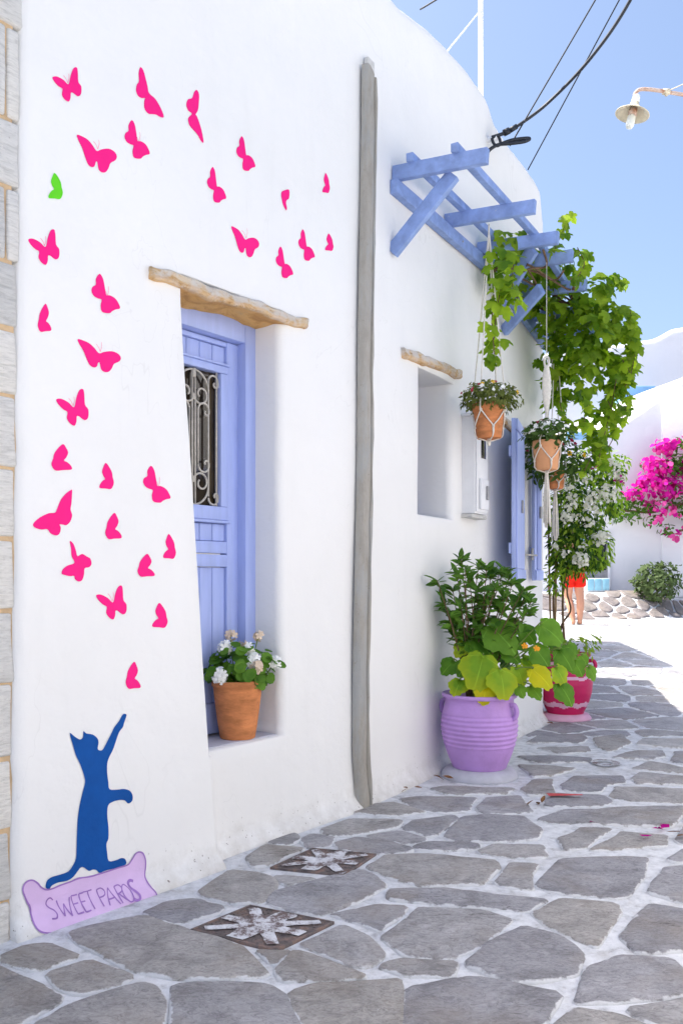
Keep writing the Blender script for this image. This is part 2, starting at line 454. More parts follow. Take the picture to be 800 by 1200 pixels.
M['far_shrub'] = m_leaf('far_shrub_leaf', (.025, .05, .018), (.085, .125, .045), .2, 6, .6)
M['magenta'] = m_leaf('magenta_bract', (.36, .002, .17), (.62, .008, .33), .3, 4, .7, tcol=(1, .6, 1))
M['pink_bract'] = m_leaf('pink_bract', (.55, .02, .22), (.72, .10, .36), .3, 4, .7, tcol=(1, .7, 1))
M['white_bract'] = m_leaf('white_bract', (.66, .66, .56), (.86, .86, .78), .3, 9, .7, tcol=(1, 1, .9))
# ------------------------------------------------------------------ the house front: two wall planes meeting at the channel
def V2(x, y): return V((x, y))
KY = CAMZ * F / (943.0 - HZ); K = V((((428 - CX) / F) * KY, KY))
def vdir(vp): d = V(((vp - CX) / F, 1.0)); return d.normalized()
DIR = {'L': vdir(1190), 'R': vdir(1000)}
NOR = {k: V((d.y, -d.x)) for k, d in DIR.items()}
BATTER = 0.12
def batter(z): return BATTER * max(0.0, 1.0 - max(z, 0) / 2.5)
def uneven(s, z):
    return .010 * noise.noise(V((s * 1.1 + 7, z * .9, 3.1))) + .005 * noise.noise(V((s * 2.6, z * 2.3, 9.7)))
def sz(px, py, wl, d=0.0):
    a = (px - CX) / F; D, N = DIR[wl], NOR[wl]
    s = (a * (K.y + d * N.y) - K.x - d * N.x) / (D.x - a * D.y)
    Y = K.y + s * D.y + d * N.y
    return s, CAMZ + Y * (HZ - py) / F
def WP(wl, s, d, z):
    q = K + DIR[wl] * s + NOR[wl] * d
    return V((q.x, q.y, z))
S_DL = sz(213, 335, 'L')[0]                  # left edge of the door opening at its top
def slant(z):                                # the left jamb leans: lower down it stands further right
    if not hasattr(slant, 'a'):
        s0 = sz(247, 875, 'L', batter(.45))[0]; slant.a = (s0 - S_DL)
    return slant.a * max(0., min(1.25, (2.5 - z) / 2.05))
def doff(s, z):                              # offset of the left wall's face from its plane
    k = 1.0 - sm(S_DL + slant(z) + .002, S_DL + slant(z) + .06, s)
    fl = .05 * (1 - sm(0, .11, z)) ** 2
    return batter(z) * (.12 + .88 * k) * 1.0 + fl
def face(wl, s, z, d=0.0):
    if wl == 'L': return WP('L', s, doff(s, z) + uneven(s, z) + d, z)
    return WP('R', s, .05 * (1 - sm(0, .11, z)) ** 2 + uneven(s, z) + d, z)
def sleft(z):                                # ragged left edge of the white plaster
    py0, py1 = 0, 1105
    s, zz = 0, 0
    t = max(0., min(1., (4.6 - z) / 4.6))
    px = 32 - 19 * t
    a = (px - CX) / F; d = batter(z)
    D, N = DIR['L'], NOR['L']
    s = (a * (K.y + d * N.y) - K.x - d * N.x) / (D.x - a * D.y)
    return s + .007 * noise.noise(V((0, z * 5, 1))) + .005 * noise.noise(V((4, z * 17, 1)))
S_A = sleft(1.2)

# ground: flat along the house, then rising gently to the little square
def gz(x, y):
    return .50 * sm(7.6, 15.0, y) if y < 60 else .5
def ground(px, py):
    Y = 3.0; lo, hi = 1.0, 40.0
    for _ in range(50):
        mid = (lo + hi) / 2
        if CAMZ + mid * (HZ - py) / F > gz(0, mid): lo = mid
        else: hi = mid
    return V(((px - CX) / F * lo, lo, gz(0, lo)))

S_C = sz(638, 600, 'R')[0]
CR = .07
# top of the wall as seen against the sky
TOP = [sz(px, py, 'R') for px, py in ((470, 0), (500, 24), (520, 44), (545, 72), (562, 93), (572, 110), (576, 124), (580, 136), (600, 168), (616, 189), (628, 205), (633, 216), (636, 232), (638, 250))]
def ztop_R(s):
    if s <= TOP[0][0]: return TOP[0][1]
    for (a, za), (b, zb) in zip(TOP, TOP[1:]):
        if s <= b: return za + (zb - za) * (s - a) / (b - a)
    return TOP[-1][1]

# openings: grid hole, rounding radii (left, right, bottom, top), depth
dl = S_DL; dr = sz(328, 700, 'L')[0]
zs_sill = sz(328, 861, 'L')[1]; z_dtop = sz(299, 372, 'L', -.17)[1]
w_l, w_r = sz(491, 520, 'R')[0], sz(529, 520, 'R')[0]
w_b, w_t = sz(520, 606, 'R')[1], sz(505, 438, 'R')[1]
x_l, x_r = sz(605, 600, 'R')[0], sz(617, 600, 'R')[0]
x_b, x_t = sz(612, 676, 'R')[1], sz(606, 506, 'R')[1]
OPEN = [dict(w='L', s0=dl, s1=dr, z0=zs_sill, z1=z_dtop, r=(.012, .045, .012, .004), dep=.34),
        dict(w='R', s0=w_l, s1=w_r, z0=w_b, z1=w_t, r=(.02, .055, .014, .004), dep=.36),
        dict(w='R', s0=x_l, s1=x_r, z0=x_b, z1=x_t, r=(.02, .03, .012, .004), dep=.20)]

house = thing('house', (K.x, K.y, 0), 'whitewashed house front with blue door and painted pink butterflies', 'house')

def build_house_wall():
    def lin(a, b, st):
        n = max(1, int(round((b - a) / st))); return [a + (b - a) * i / n for i in range(n)]
    cols = []                                    # (part, s)
    def brk(lo, hi, edges, st=.065):
        e = sorted([lo] + [x for x in edges if lo < x < hi] + [hi]); out = []
        for a, b in zip(e, e[1:]): out += lin(a, b, st)
        return out
    oL, oR = OPEN[0], OPEN[1:]
    eL = [oL['s0'] - oL['r'][0], oL['s1'] + oL['r'][1], S_DL + .006, S_DL + .03, S_DL + .075]
    eR = [x for o in oR for x in (o['s0'] - o['r'][0], o['s1'] + o['r'][1])]
    for s in brk(S_A, 0, eL): cols.append(('L', s))
    for s in brk(0, S_C - CR, eR): cols.append(('R', s))
    na = 6; nE = V((1.0, -.215)).normalized()
    n0 = NOR['R']; a0 = atan2(n0.y, n0.x); a1 = atan2(nE.y, nE.x)
    cc = K + DIR['R'] * (S_C - CR) - n0 * CR
    path = []
    for p, s in cols: path.append([p, s, None, None])
    for i in range(na + 1):
        a = a0 + (a1 - a0) * i / na; n = V((cos(a), sin(a)))
        path.append(['C', S_C, cc + n * CR, n])
    pe = cc + nE * CR; dE = V((-nE.y, nE.x))
    LE = 2.5
    for i in range(1, 16): path.append(['E', LE * i / 15, pe + dE * LE * i / 15, nE])
    E = pe + dE * LE
    dL = DIR['L']; A = K + dL * S_A
    for q, n in ((E + V((-.12, .02)), V((-.2, 1))), (E + V((-3.2, 1.0)), V((-.5, .9))), (A + V((-3.6, 3.2)), V((-1, .2))), (A + V((-.6, .42)), V((-.7, -.6)))):
        path.append(['B', 0, q, n.normalized()])
    zr = sorted({round(x, 5) for x in
        [-.12, 0, .02, .04, .06, .08, .10, .12, .15] + [z for o in OPEN for z in (o['z0'] - o['r'][2], o['z1'] + o['r'][3])]})
    zf = []
    zz = sorted(set(zr + [3.6]))
    for a, b in zip(zz, zz[1:]): zf += lin(a, b, .07)
    zf.append(3.6)
    NF = len(zf); UP = 14; RT = .11; NRD = 5
    nrow = NF + UP + NRD + 2
    vs = []; P = []
    zc_end = lambda s: ztop_R(S_C) + (2.15 - ztop_R(S_C)) * sm(.06, .45, s)
    for ci, (p, s, q, n) in enumerate(path):
        zt = TOP[0][1] if p == 'L' else ztop_R(s) if p == 'R' else ztop_R(S_C) if p == 'C' else zc_end(s) if p == 'E' else 2.15
        if ci >= len(path) - 2: zt = TOP[0][1]
        zt += .012 * noise.noise(V((ci * .35, 1, 1)))
        def pt(d, z):
            if p == 'L':
                k = 1 - sm(S_A, S_A + .45, s)
                ss = s + (sleft(z) - S_A) * k
                k2 = sm(S_A + .35, S_DL - .1, s) * (1 - sm(S_DL + .1, oL['s1'] - .15, s))
                ss = ss + slant(z) * k2
                return face('L', ss, z, d)
            if p == 'R': return face('R', s, z, d)
            o_ = .05 * (1 - sm(0, .11, z)) ** 2 if p in 'CE' else 0
            un = uneven(s, z) if p == 'C' else uneven(s + S_C, z) if p == 'E' else 0
            r_ = q + n * (d + o_ + un); return V((r_.x, r_.y, z))
        for j in range(nrow):
            if j < NF:
                z = zf[j] if zf[j] < zt - RT - .3 or zt > 3.9 else zf[j] * min(1, (zt - RT - .02) / 3.6)
                vs.append(pt(0, z))
            elif j < NF + UP:
                zb = 3.6 if zt > 3.9 else (zt - RT - .02)
                vs.append(pt(0, zb + (zt - RT - zb) * (j - NF + 1) / UP))
            elif j < NF + UP + NRD:
                a = (j - NF - UP + 1) / NRD * pi / 2
                vs.append(pt(-RT * (1 - cos(a)), zt - RT + RT * sin(a)))
            elif j == NF + UP + NRD: vs.append(pt(-.26, zt - .004))
            else: vs.append(pt(-.30, zt - .25))
    nc = len(path); fs = []
    def gi(v, arr):
        return min(range(len(arr)), key=lambda i: abs(arr[i] - v))
    holes = []
    for o in OPEN:
        idx = [i for i, q in enumerate(path) if q[0] == o['w']]
        ss = [path[i][1] for i in idx]
        c0 = idx[gi(o['s0'] - o['r'][0], ss)]; c1 = idx[gi(o['s1'] + o['r'][1], ss)]
        j0 = gi(o['z0'] - o['r'][2], zf); j1 = gi(o['z1'] + o['r'][3], zf)
        holes.append((c0, c1, j0, j1))
    for i in range(nc):
        k = (i + 1) % nc
        for j in range(nrow - 1):
            if any(c0 <= i < c1 and j0 <= j < j1 for c0, c1, j0, j1 in holes): continue
            fs.append((i*nrow+j, k*nrow+j, k*nrow+j+1, i*nrow+j+1))
    # reveals
    for o, (c0, c1, j0, j1) in zip(OPEN, holes):
        loop = [(i, j0) for i in range(c0, c1)] + [(c1, j) for j in range(j0, j1)] + [(i, j1) for i in range(c1, c0, -1)] + [(c0, j) for j in range(j1, j0, -1)]
        D = DIR[o['w']]; N = NOR[o['w']]
        T3 = V((D.x, D.y, 0)); N3 = V((N.x, N.y, 0))
        prev = [i*nrow+j for i, j in loop]
        R = max(o['r']); rings = [(sin(k / 5 * pi / 2), R * (1 - cos(k / 5 * pi / 2))) for k in range(1, 6)]
        rings += [(1, R + (o['dep'] - R) * t) for t in (.33, .66, 1.)]
        for kk, (sh, dp) in enumerate(rings):
            cur = []
            for (i, j) in loop:
                v = V(vs[i*nrow+j])
                if i == c0: v += T3 * o['r'][0] * sh
                if i == c1: v -= T3 * o['r'][1] * sh
                if j == j0: v.z += o['r'][2] * sh
                if j == j1: v.z -= o['r'][3] * sh
                v -= N3 * dp
                if o['w'] == 'L' and i in (c0,):      # the hidden left reveal follows the leaning jamb
                    pass
                cur.append(len(vs)); vs.append(v)
            L = len(loop)
            for a in range(L):
                b = (a + 1) % L
                fs.append((prev[a], prev[b], cur[b], cur[a]))
            prev = cur
    # roof deck inside the parapet
    ring = [i*nrow+nrow-1 for i in range(nc)]
    c = V((0, 0, 0))
    for r_ in ring: c += V(vs[r_])
    c /= nc; ci = len(vs); vs.append(c)
    for a in range(nc): fs.append((ring[a], ring[(a+1) % nc], ci))
    return obj('wall', vs, fs, M['plaster'], house)
build_house_wall()

def pbox(name, wl, s0, s1, d0, d1, z0, z1, m, parent, bevel=.004, seg=2, **kw):
    c = [WP(wl, s, d, z) for s in (s0, s1) for d in (d0, d1) for z in (z0, z1)]
    o = objbm(name, bez_box(c, bevel, seg, **kw), m, parent, True, radians(40))
    return o

# ------------------------------------------------------------------ door
door = obj('door', *((lambda: ([], []))()), M['blue'], house) if False else None
DF = -.165                                   # front of the frame
fs_r = sz(298, 600, 'L', DF)[0]; fs_ri = sz(288, 600, 'L', DF)[0]
zf_t = sz(297, 384, 'L', DF)[1] + .02; zf_ti = sz(288, 402, 'L', DF)[1]
LFD = DF - .055                              # front of the leaf
lf_r = fs_ri + .004; lf_c = sz(229, 600, 'L', LFD)[0]; lf_l = 2 * lf_c - lf_r
fl_li = lf_l - .004; fl_l = fl_li - (fs_r - fs_ri)
z_s = zs_sill + .004
# the frame is the door's own mesh; leaf pieces hang on it
def frame_mesh():
    bm = bmesh.new()
    def addbox(s0, s1, d0, d1, z0, z1, bv=.004):
        b2 = bez_box([WP('L', s, d, z) for s in (s0, s1) for d in (d0, d1) for z in (z0, z1)], bv, 2)
        me = bpy.data.meshes.new('tmp'); b2.to_mesh(me); b2.free(); bm.from_mesh(me); bpy.data.meshes.remove(me)
    addbox(fs_ri, fs_r + .03, DF - .14, DF, z_s, zf_t)
    addbox(fl_l, fl_li, DF - .14, DF, z_s, zf_t)
    addbox(fl_li + .001, fs_ri - .001, DF - .14, DF - .002, zf_ti, zf_t - .001)
    return bm
door = objbm('door', frame_mesh(), M['blue'], house, True, radians(40))
zz_ = lambda px, py: sz(px, py, 'L', LFD)[1]
z_lt = zf_ti - .003
g_r = sz(257.5, 500, 'L', LFD)[0]; g_l = 2 * lf_c - g_r
g_t = zz_(229, 430); g_b = zz_(240, 592)
st_r = sz(266, 500, 'L', LFD)[0]; st_l = 2 * lf_c - st_r
TB = LFD - .05
def dbox(name, s0, s1, z0, z1, d1=0.0, d0=None, bevel=.004, m='blue'):
    return pbox(name, 'L', s0, s1, (TB if d0 is None else d0), LFD + d1, z0, z1, M[m], door, bevel)
dbox('stile', st_r, lf_r, z_s + .01, z_lt); dbox('stile', lf_l, st_l, z_s + .01, z_lt)
z_a = zz_(240, 383 + 16); z_b = zz_(240, 424)
dbox('rail', st_l + .001, st_r - .001, z_a, z_lt - .001, -.002)
def planks(zlo, zhi, n=5):
    w_ = (st_r - st_l) / n
    for i in range(n):
        dbox('plank', st_l + w_ * i + .0015, st_l + w_ * (i + 1) - .0015, zlo, zhi, -.016, LFD - .045, .005)
planks(z_b + .002, z_a - .002)
# glazing frame with a raised moulding
gm = .028
dbox('glazing_bar', st_l + .001, st_r - .001, g_t + .001, z_b, .010)
zg2 = zz_(250, 609)
dbox('glazing_bar', st_l + .001, st_r - .001, zg2, g_b - .001, .010)
dbox('glazing_bar', g_r + .001, st_r - .001, g_b, g_t, .009); dbox('glazing_bar', st_l + .001, g_l - .001, g_b, g_t, .009)
dbox('moulding', st_l - .012, st_r + .012, zg2 - .016, zg2 - .001, .018, None, .006)
dbox('moulding', st_l - .012, st_r + .012, z_b + .001, z_b + .014, .018, None, .006)
z1_ = zz_(245, 634); z2_ = zz_(245, 664)
planks(z1_ + .002, zg2 - .018)
dbox('rail', st_l + .001, st_r - .001, (z1_ + z2_) / 2 + .004, z1_, .001)
dbox('rail', st_l + .001, st_r - .001, z2_, (z1_ + z2_) / 2 - .002, .006)
planks(z_s + .16, z2_ - .002)
dbox('rail', st_l + .001, st_r - .001, z_s + .012, z_s + .158, 0)
dbox('glass', g_l - .004, g_r + .004, g_b - .004, g_t + .004, -.034, LFD - .040, 0, 'glass')
# wrought iron scrolls in front of the glass
def grille():
    g = Geo(); W2 = (g_r - g_l) / 2; Hh = g_t - g_b; dd = LFD - .012
    L = lambda x, z: WP('L', lf_c + x * W2, dd, g_b + z * Hh)
    ar = W2 / Hh                                 # x units are W2, z units are Hh
    def spiral(cx, cz, r0, r1, a0, a1, n=26):
        return [(cx + (r0 + (r1 - r0) * i / n) * cos(a0 + (a1 - a0) * i / n), cz + ar * (r0 + (r1 - r0) * i / n) * sin(a0 + (a1 - a0) * i / n)) for i in range(n + 1)]
    R = .0052
    T = lambda pts, r=R: g.add(tube([L(x, z) for x, z in pts], r, 6))
    for sx in (-1, 1):
        mx = lambda pts: [(sx * x, z) for x, z in pts]
        T(mx([(.93, .0), (.93, 1.0)]), .006)
        T(mx([(.60, .07), (.60, .93)]))
        T(mx(spiral(.80, .925, .20, .20, pi, 0, 14) + spiral(.88, .91, .12, .05, 0, -pi * 1.3, 14)))
        T(mx(spiral(.80, .06, .20, .20, pi, 2 * pi, 14) + spiral(.90, .075, .10, .05, 0, pi * 1.3, 14)))
        T(mx(spiral(0, .84, .60, .60, 0, pi / 2, 14))); T(mx(spiral(0, .15, .60, .60, -pi / 2, 0, 14)))
        T(mx(spiral(.30, .815, .33, .10, -pi, pi * 1.25, 34))); T(mx(spiral(.30, .165, .33, .10, pi, -pi * 1.25, 34)))
        T(mx([(.18, .30), (.18, .70)] + spiral(.40, .70, .22, .22, pi, 0, 12) + spiral(.50, .69, .12, .04, 0, -pi * 1.2, 12)))
        T(mx([(.18, .30)] + spiral(.40, .30, .22, .22, -pi, 0, 12) + spiral(.50, .31, .12, .04, 0, pi * 1.2, 12)))
    T([(-.06, 0), (-.06, .97)]); T([(.06, 0), (.06, .97)])
    T([(0, .93), (0, .995)], .012)
    return g.build('grille', M['metal_pale'], door)
grille()
hg = Geo(); hx = st_l - .035; hz_ = zs_sill + .95
hg.add(tube([WP('L', hx, LFD + .002, hz_), WP('L', hx, LFD + .05, hz_), WP('L', hx + .02, LFD + .055, hz_), WP('L', hx + .10, LFD + .055, hz_ - .004)], .009, 8))
hg.build('handle', M['metal_grey'], door)
# worn sill slab
pbox('sill', 'L', S_DL + slant(.5) - .02, dr - .01, -.33, -.012, zs_sill - .03, zs_sill + .006, M['plinth'], house, .006, cuts=3, disp=.003)

# ------------------------------------------------------------------ lintels
def lintel(wl, tl, tr, br, bl, d0, d1, name='lintel', wv=1.0):
    """front face given by its four photo corners; the beam runs back into the wall"""
    nS, nZ, nD = 64, 7, 8
    cs = [sz(px, py, wl, d1) for px, py in (tl, tr, br, bl)]
    vs, fs, bare = [], [], []
    ring = [(0, j / nZ) for j in range(nZ)] + [(i / nD, 1.) for i in range(nD)] + [(1., 1 - j / nZ) for j in range(nZ)] + [(1 - i / nD, 0.) for i in range(nD)]
    for i in range(nS + 1):
        u = i / nS
        ztp = cs[0][1] + (cs[1][1] - cs[0][1]) * u; zbt = cs[3][1] + (cs[2][1] - cs[3][1]) * u
        s = (cs[0][0] + cs[3][0]) / 2 * (1 - u) + (cs[1][0] + cs[2][0]) / 2 * u
        wav = wv * .012 * noise.noise(V((u * 4, 2, 5))) + .009 * noise.noise(V((u * 11, 2, 8)))
        for (a, b) in ring:                       # a: depth 0 front..1 back, b: 0 bottom..1 top
            rb = .018
            d = d1 + (d0 - d1) * a
            z = zbt + (ztp - zbt) * b + wav
            if a == 0 and b in (0., 1.): d -= rb * .6
            q = V((s * 3, d * 4, z * 3))
            d += (.012 * noise.noise(q * 3) + .006 * noise.noise(V((s * 9, d * 20, z * 60)))) * (1 - a); z += .009 * noise.noise(q * 2.2 + V((5, 5, 5))) + .005 * noise.noise(V((s * 14, d * 18, 3)))
            vs.append(WP(wl, s + .01 * noise.noise(q * 4), d, z)); bare.append(1.0 if (b == 0 and a > .02) else 0.35 if b < .3 and a == 0 else 0.)
    n = len(ring)
    for i in range(nS):
        for k in range(n):
            fs.append((i*n+k, i*n+(k+1) % n, (i+1)*n+(k+1) % n, (i+1)*n+k))
    fs.append(tuple(range(n))); fs.append(tuple(nS*n + k for k in range(n - 1, -1, -1)))
    o = obj(name, vs, fs, M['lintel'], house)
    a_ = o.data.attributes.new('bare', 'FLOAT', 'POINT'); a_.data.foreach_set('value', bare)
    bm = bmesh.new(); bm.from_mesh(o.data); bmesh.ops.recalc_face_normals(bm, faces=bm.faces); bm.to_mesh(o.data); bm.free()
    return o
lintel('L', (181, 310), (362, 373), (362, 385), (181, 325), -.30, .035)
lintel('R', (475, 406), (541, 433), (541, 444), (475, 418), -.30, .030, 'lintel', .35)
lintel('R', (580, 481), (640, 516), (640, 530), (580, 490), -.16, .030)

# ------------------------------------------------------------------ small deep window: blue frame and pane at the back of the reveal
wf = pbox('window', 'R', w_l - .02, w_l + .055, -.33, -.20, w_b + .003, w_t, M['blue'], house, .005)
def wbox(name, s0, s1, d0, d1, z0, z1, m): return pbox(name, 'R', s0, s1, d0, d1, z0, z1, M[m], wf, .004)
wbox('frame', w_r - .055, w_r + .02, -.34, -.29, w_b + .003, w_t, 'blue')
wbox('frame', w_l + .056, w_r - .056, -.34, -.29, w_b + .003, w_b + .06, 'blue')
wbox('frame', w_l + .056, w_r - .056, -.34, -.29, w_t - .06, w_t, 'blue')
wbox('pane', w_l + .05, w_r - .05, -.325, -.315, w_b + .05, w_t - .05, 'glass')

# ------------------------------------------------------------------ shuttered window
sw = pbox('window', 'R', x_l - .01, x_r + .01, -.19, -.165, x_b, x_t, M['glass'], house, 0)
def shutter(hs, sgn, wid, z0, z1, ang):
    """leaf hinged at s=hs, folded back towards sgn, free edge standing off the wall"""
    D = V((DIR['R'].x, DIR['R'].y, 0)); N = V((NOR['R'].x, NOR['R'].y, 0))
    o = WP('R', hs, .035, 0); a = (D * sgn * cos(ang) + N * sin(ang)); b = (N * cos(ang) - D * sgn * sin(ang))
    def bx(name, u0, u1, t0, t1, za, zb, par, bv=.004, m='blue'):
        cs = []
        for u in (u0, u1):
            for t in (t0, t1):
                for z in (za, zb):
                    q = o + a * u + b * t; cs.append(V((q.x, q.y, z)))
        return objbm(name, bez_box(cs, bv, 2), M[m], par, True, radians(40))
    L = bx('shutter', .0, wid, 0, .030, z0, z1, house)
    n = 4
    for i in range(n):
        bx('plank', .035 + (wid - .07) / n * i + .002, .035 + (wid - .07) / n * (i + 1) - .002, .031, .040, z0 + .09, z1 - .09, L)
    bx('rail', .004, wid - .004, .0305, .048, z0 + .003, z0 + .085, L); bx('rail', .004, wid - .004, .0305, .048, z1 - .085, z1 - .003, L)
    bx('batten', .004, wid - .004, -.022, -.001, z0 + .2, z0 + .28, L); bx('batten', .004, wid - .004, -.022, -.001, z1 - .28, z1 - .2, L)
    for zq in (z0 + .17, z1 - .25):
        bx('hinge', -.03, .05, .010, .020, zq, zq + .10, L, .002, 'metal_grey')
    bx('latch', wid * .45, wid * .45 + .03, .041, .056, (z0 + z1) / 2 - .08, (z0 + z1) / 2 + .02, L, .003, 'metal_grey')
    return L
shutter(x_l - .015, -1, x_l - .015 - sz(589, 600, 'R', .12)[0], x_b - .03, x_t - .01, radians(13))
shutter(x_r + .015, 1, sz(631, 600, 'R', .06)[0] - x_r - .005, x_b - .03, x_t - .01, radians(9))
st = Geo(); st.add(tube([WP('R', x_l + .03, .01, x_b + .18), WP('R', x_l + .05, .06, x_b + .18), WP('R', x_r + .03, .075, x_b + .18)], .008, 6))
st.build('stay', M['metal_pale'], sw)

# ------------------------------------------------------------------ weathered cement channel running down the wall
def channel():
    g = Geo(); n = 46
    pts_ = [(427, 78), (421, 500), (416, 700), (411, 860), (418, 942)]
    zt = sz(427, 78, 'R')[1]
    prof = [(-.075, .0), (-.075, .030), (-.066, .043), (-.048, .050), (-.006, .052), (.012, .050), (.020, .036), (.027, .036), (.034, .052), (.048, .056), (.056, .046), (.056, .0)]
    rings = []
    for i in range(n + 1):
        z = -.03 + (zt + .03) * i / n
        py = HZ - (z - CAMZ) * F / K.y
        # photo: the channel drifts left towards its foot
        px = 428 - 5 * sm(80, 480, py) - 5 * sm(480, 860, py) + 4 * sm(870, 950, py)
        sc = .68 + .12 * sm(300, 900, py)
        s = sz(px, 500, 'R')[0]
        ring = []
        for k, (a, b) in enumerate(prof):
            nn = noise.noise(V((k * .7, z * 6, 2)))
            ring.append(WP('R', s + a * sc + .003 * nn, b * (1 + .12 * nn) + .004, z))
        rings.append(ring)
    m = len(prof); vs = [p for r in rings for p in r]; fs = []
    # broken, slanting top
    for k, (a, b) in enumerate(prof):
        vs[n*m+k].z += -.01 - .45 * (a + .075) + .03 * noise.noise(V((k, 3, 3)))
    for i in range(n):
        for k in range(m - 1): fs.append((i*m+k, i*m+k+1, (i+1)*m+k+1, (i+1)*m+k))
    fs.append(tuple(n*m+k for k in range(m))); fs.append(tuple(range(m - 1, -1, -1)))
    o = obj('drain_channel', vs, fs, M['channel'], house); o.data.set_sharp_from_angle(angle=radians(38))
    s = sz(429, 80, 'R')[0]
    pbox('cap_fragment', 'R', s - .03, s + .045, .002, .03, zt - .09, zt + .045, M['quoin'], o, .006, cuts=1, disp=.006)
channel()
# ------------------------------------------------------------------ wall paintings
def decal(name, pts, wl, m, parent, off=.0022, step=.03):
    """flat paint on the wall; outline given as photo pixels"""
    q = [sz(px, py, wl, batter(sz(px, py, wl)[1]) if wl == 'L' else 0) for px, py in pts]
    vv = [V((a, b)) for a, b in q]
    s0, s1 = min(a for a, b in q), max(a for a, b in q); z0, z1 = min(b for a, b in q), max(b for a, b in q)
    n = len(vv); edges = [(i, (i + 1) % n) for i in range(n)]
    x = s0 + step / 2
    while x < s1:
        y = z0 + step / 2
        while y < z1:
            vv.append(V((x, y))); y += step
        x += step
    r = delaunay_2d_cdt(vv, edges, [], 1, 1e-5)
    vs = [face(wl, p.x, p.y, off) for p in r[0]]
    fs = [tuple(f) for f in r[2]]
    return obj(name, vs, fs, m, parent)
def ribbon(name, lines, wl, m, parent, off=.005, width=.006, closed=False):
    g = Geo()
    for ln in lines:
        wd = width
        if isinstance(ln, tuple): ln, wd = ln
        P = []
        for px, py in ln:
            s, z = sz(px, py, wl, batter(sz(px, py, wl)[1])); P.append(V((s, z)))
        P = catmull([(p.x, p.y, 0) for p in P], 5, closed) if len(P) > 2 else [V((p.x, p.y, 0)) for p in P]
        if len(P) == 2: P = [P[0].lerp(P[1], t / 6) for t in range(7)]
        vs, fs = [], []; m_ = len(P)
        for i, p in enumerate(P):
            t = (P[(i+1) % m_] - P[i-1]) if closed else (P[min(i+1, m_-1)] - P[max(i-1, 0)])
            t.normalize(); nn = V((-t.y, t.x, 0)); ww = wd * (1 + .3 * noise.noise(V((p.x * 30, p.y * 30, 1))))
            for sg in (-1, 1):
                q = p + nn * sg * ww / 2; vs.append(face(wl, q.x, q.y, off))
        for i in range(m_ if closed else m_ - 1):
            j = (i + 1) % m_; fs.append((2*i, 2*j, 2*j+1, 2*i+1))
        g.add((vs, fs))
    return g.build(name, m, parent)
BT = {   # outlines traced once per pose
 'A': [(185,268),(200,265),(222,277),(235,291),(241,288),(246,262),(255,238),(266,234),(270,250),(272,284),(282,300),(281,326),(270,334),(254,322),(247,322),(246,338),(240,352),(227,345),(217,328),(219,308),(207,300),(193,285)],
 'B': [(487,234),(497,246),(505,275),(512,305),(514,320),(522,331),(538,346),(556,378),(566,407),(556,409),(540,400),(528,398),(512,395),(500,375),(500,352),(503,342),(492,342),(479,334),(472,315),(475,295),(482,283),(481,255)],
 'H': [(680,314),(688,330),(687,360),(684,385),(676,399),(680,404),(688,425),(697,455),(704,494),(696,492),(682,468),(668,452),(655,436),(650,415),(657,404),(662,400),(662,394),(650,385),(644,365),(650,347),(664,342),(671,322)],
 'C': [(268,468),(284,472),(305,484),(322,503),(333,520),(341,524),(352,519),(378,516),(398,526),(407,542),(402,556),(385,566),(378,584),(368,597),(355,598),(344,588),(339,562),(334,562),(330,576),(320,580),(307,570),(297,545),(286,512),(274,488)],
 'D': [(192,602),(203,614),(213,633),(216,650),(220,668),(215,684),(207,690),(193,688),(172,686),(173,674),(182,662),(190,656),(184,645),(180,630),(185,614)],
 'E': [(457,420),(467,435),(472,462),(475,482),(478,492),(487,492),(502,501),(512,516),(518,535),(505,539),(494,545),(488,551),(474,551),(463,545),(460,525),(463,507),(452,502),(440,494),(433,478),(436,464),(446,456),(446,437)],
 'G': [(222,694),(234,703),(242,725),(247,742),(262,735),(278,744),(288,750),(292,766),(285,777),(270,781),(268,800),(262,818),(250,823),(238,815),(236,805),(222,806),(204,802),(195,797),(200,783),(215,772),(234,766),(236,758),(228,742),(226,715)],
 'P': [(231,532),(227,530),(212,540),(195,560),(182,590),(175,602),(155,604),(125,618),(104,638),(110,650),(130,656),(150,655),(160,668),(178,675),(190,668),(194,650),(190,640),(200,640),(212,642),(225,630),(231,610),(226,592),(229,570)],
}
BT['F'] = [(-x, y) for x, y in BT['D']]
BFLY = [('A',62,79,95.5,119),('B',159,79,191,138),('H',217,106,237.5,167),('E',146,141,175,186),('C',90.5,158,137,202),('D',57.4,202.5,74,233.5),
 ('E',242,196,264.5,237.6),('A',33,269,69.5,310.5),('E',107,321,140.4,367),('F',44.5,356,60,389),('C',91,397.6,141.2,436),('A',66,456,103.4,499),
 ('F',60,520.5,83.6,551.7),('D',116.6,542.5,133,573.3),('E',167,546,199,589),('P',38,574.4,84.4,627.6),('F',123,601,141.6,632),('D',190.8,625.8,205.4,655),
 ('G',71.5,634,107,681.5),('F',160.3,649,180,676),('A',112.3,686.3,147.8,726),('D',178.7,706.5,196.3,735.8),('F',147.8,775.5,165,807.4),
 ('E',276,160,298.5,200.5),('S',329.5,222.5,339,246.5),('D',378.5,202.5,387,226),('C',270.5,265.5,303,301.5),('E',350,268.5,369,305.5),('D',381.3,273.5,391,294),('E',322.5,289,343,326)]
BT['S'] = [(0,1.2),(2,.2),(5,0),(5,4.5),(3.4,5.8),(3,7.5),(3.6,10),(3.2,11.5),(1.8,9.8),(.7,7.5),(.2,5.5),(-.3,3.5)]
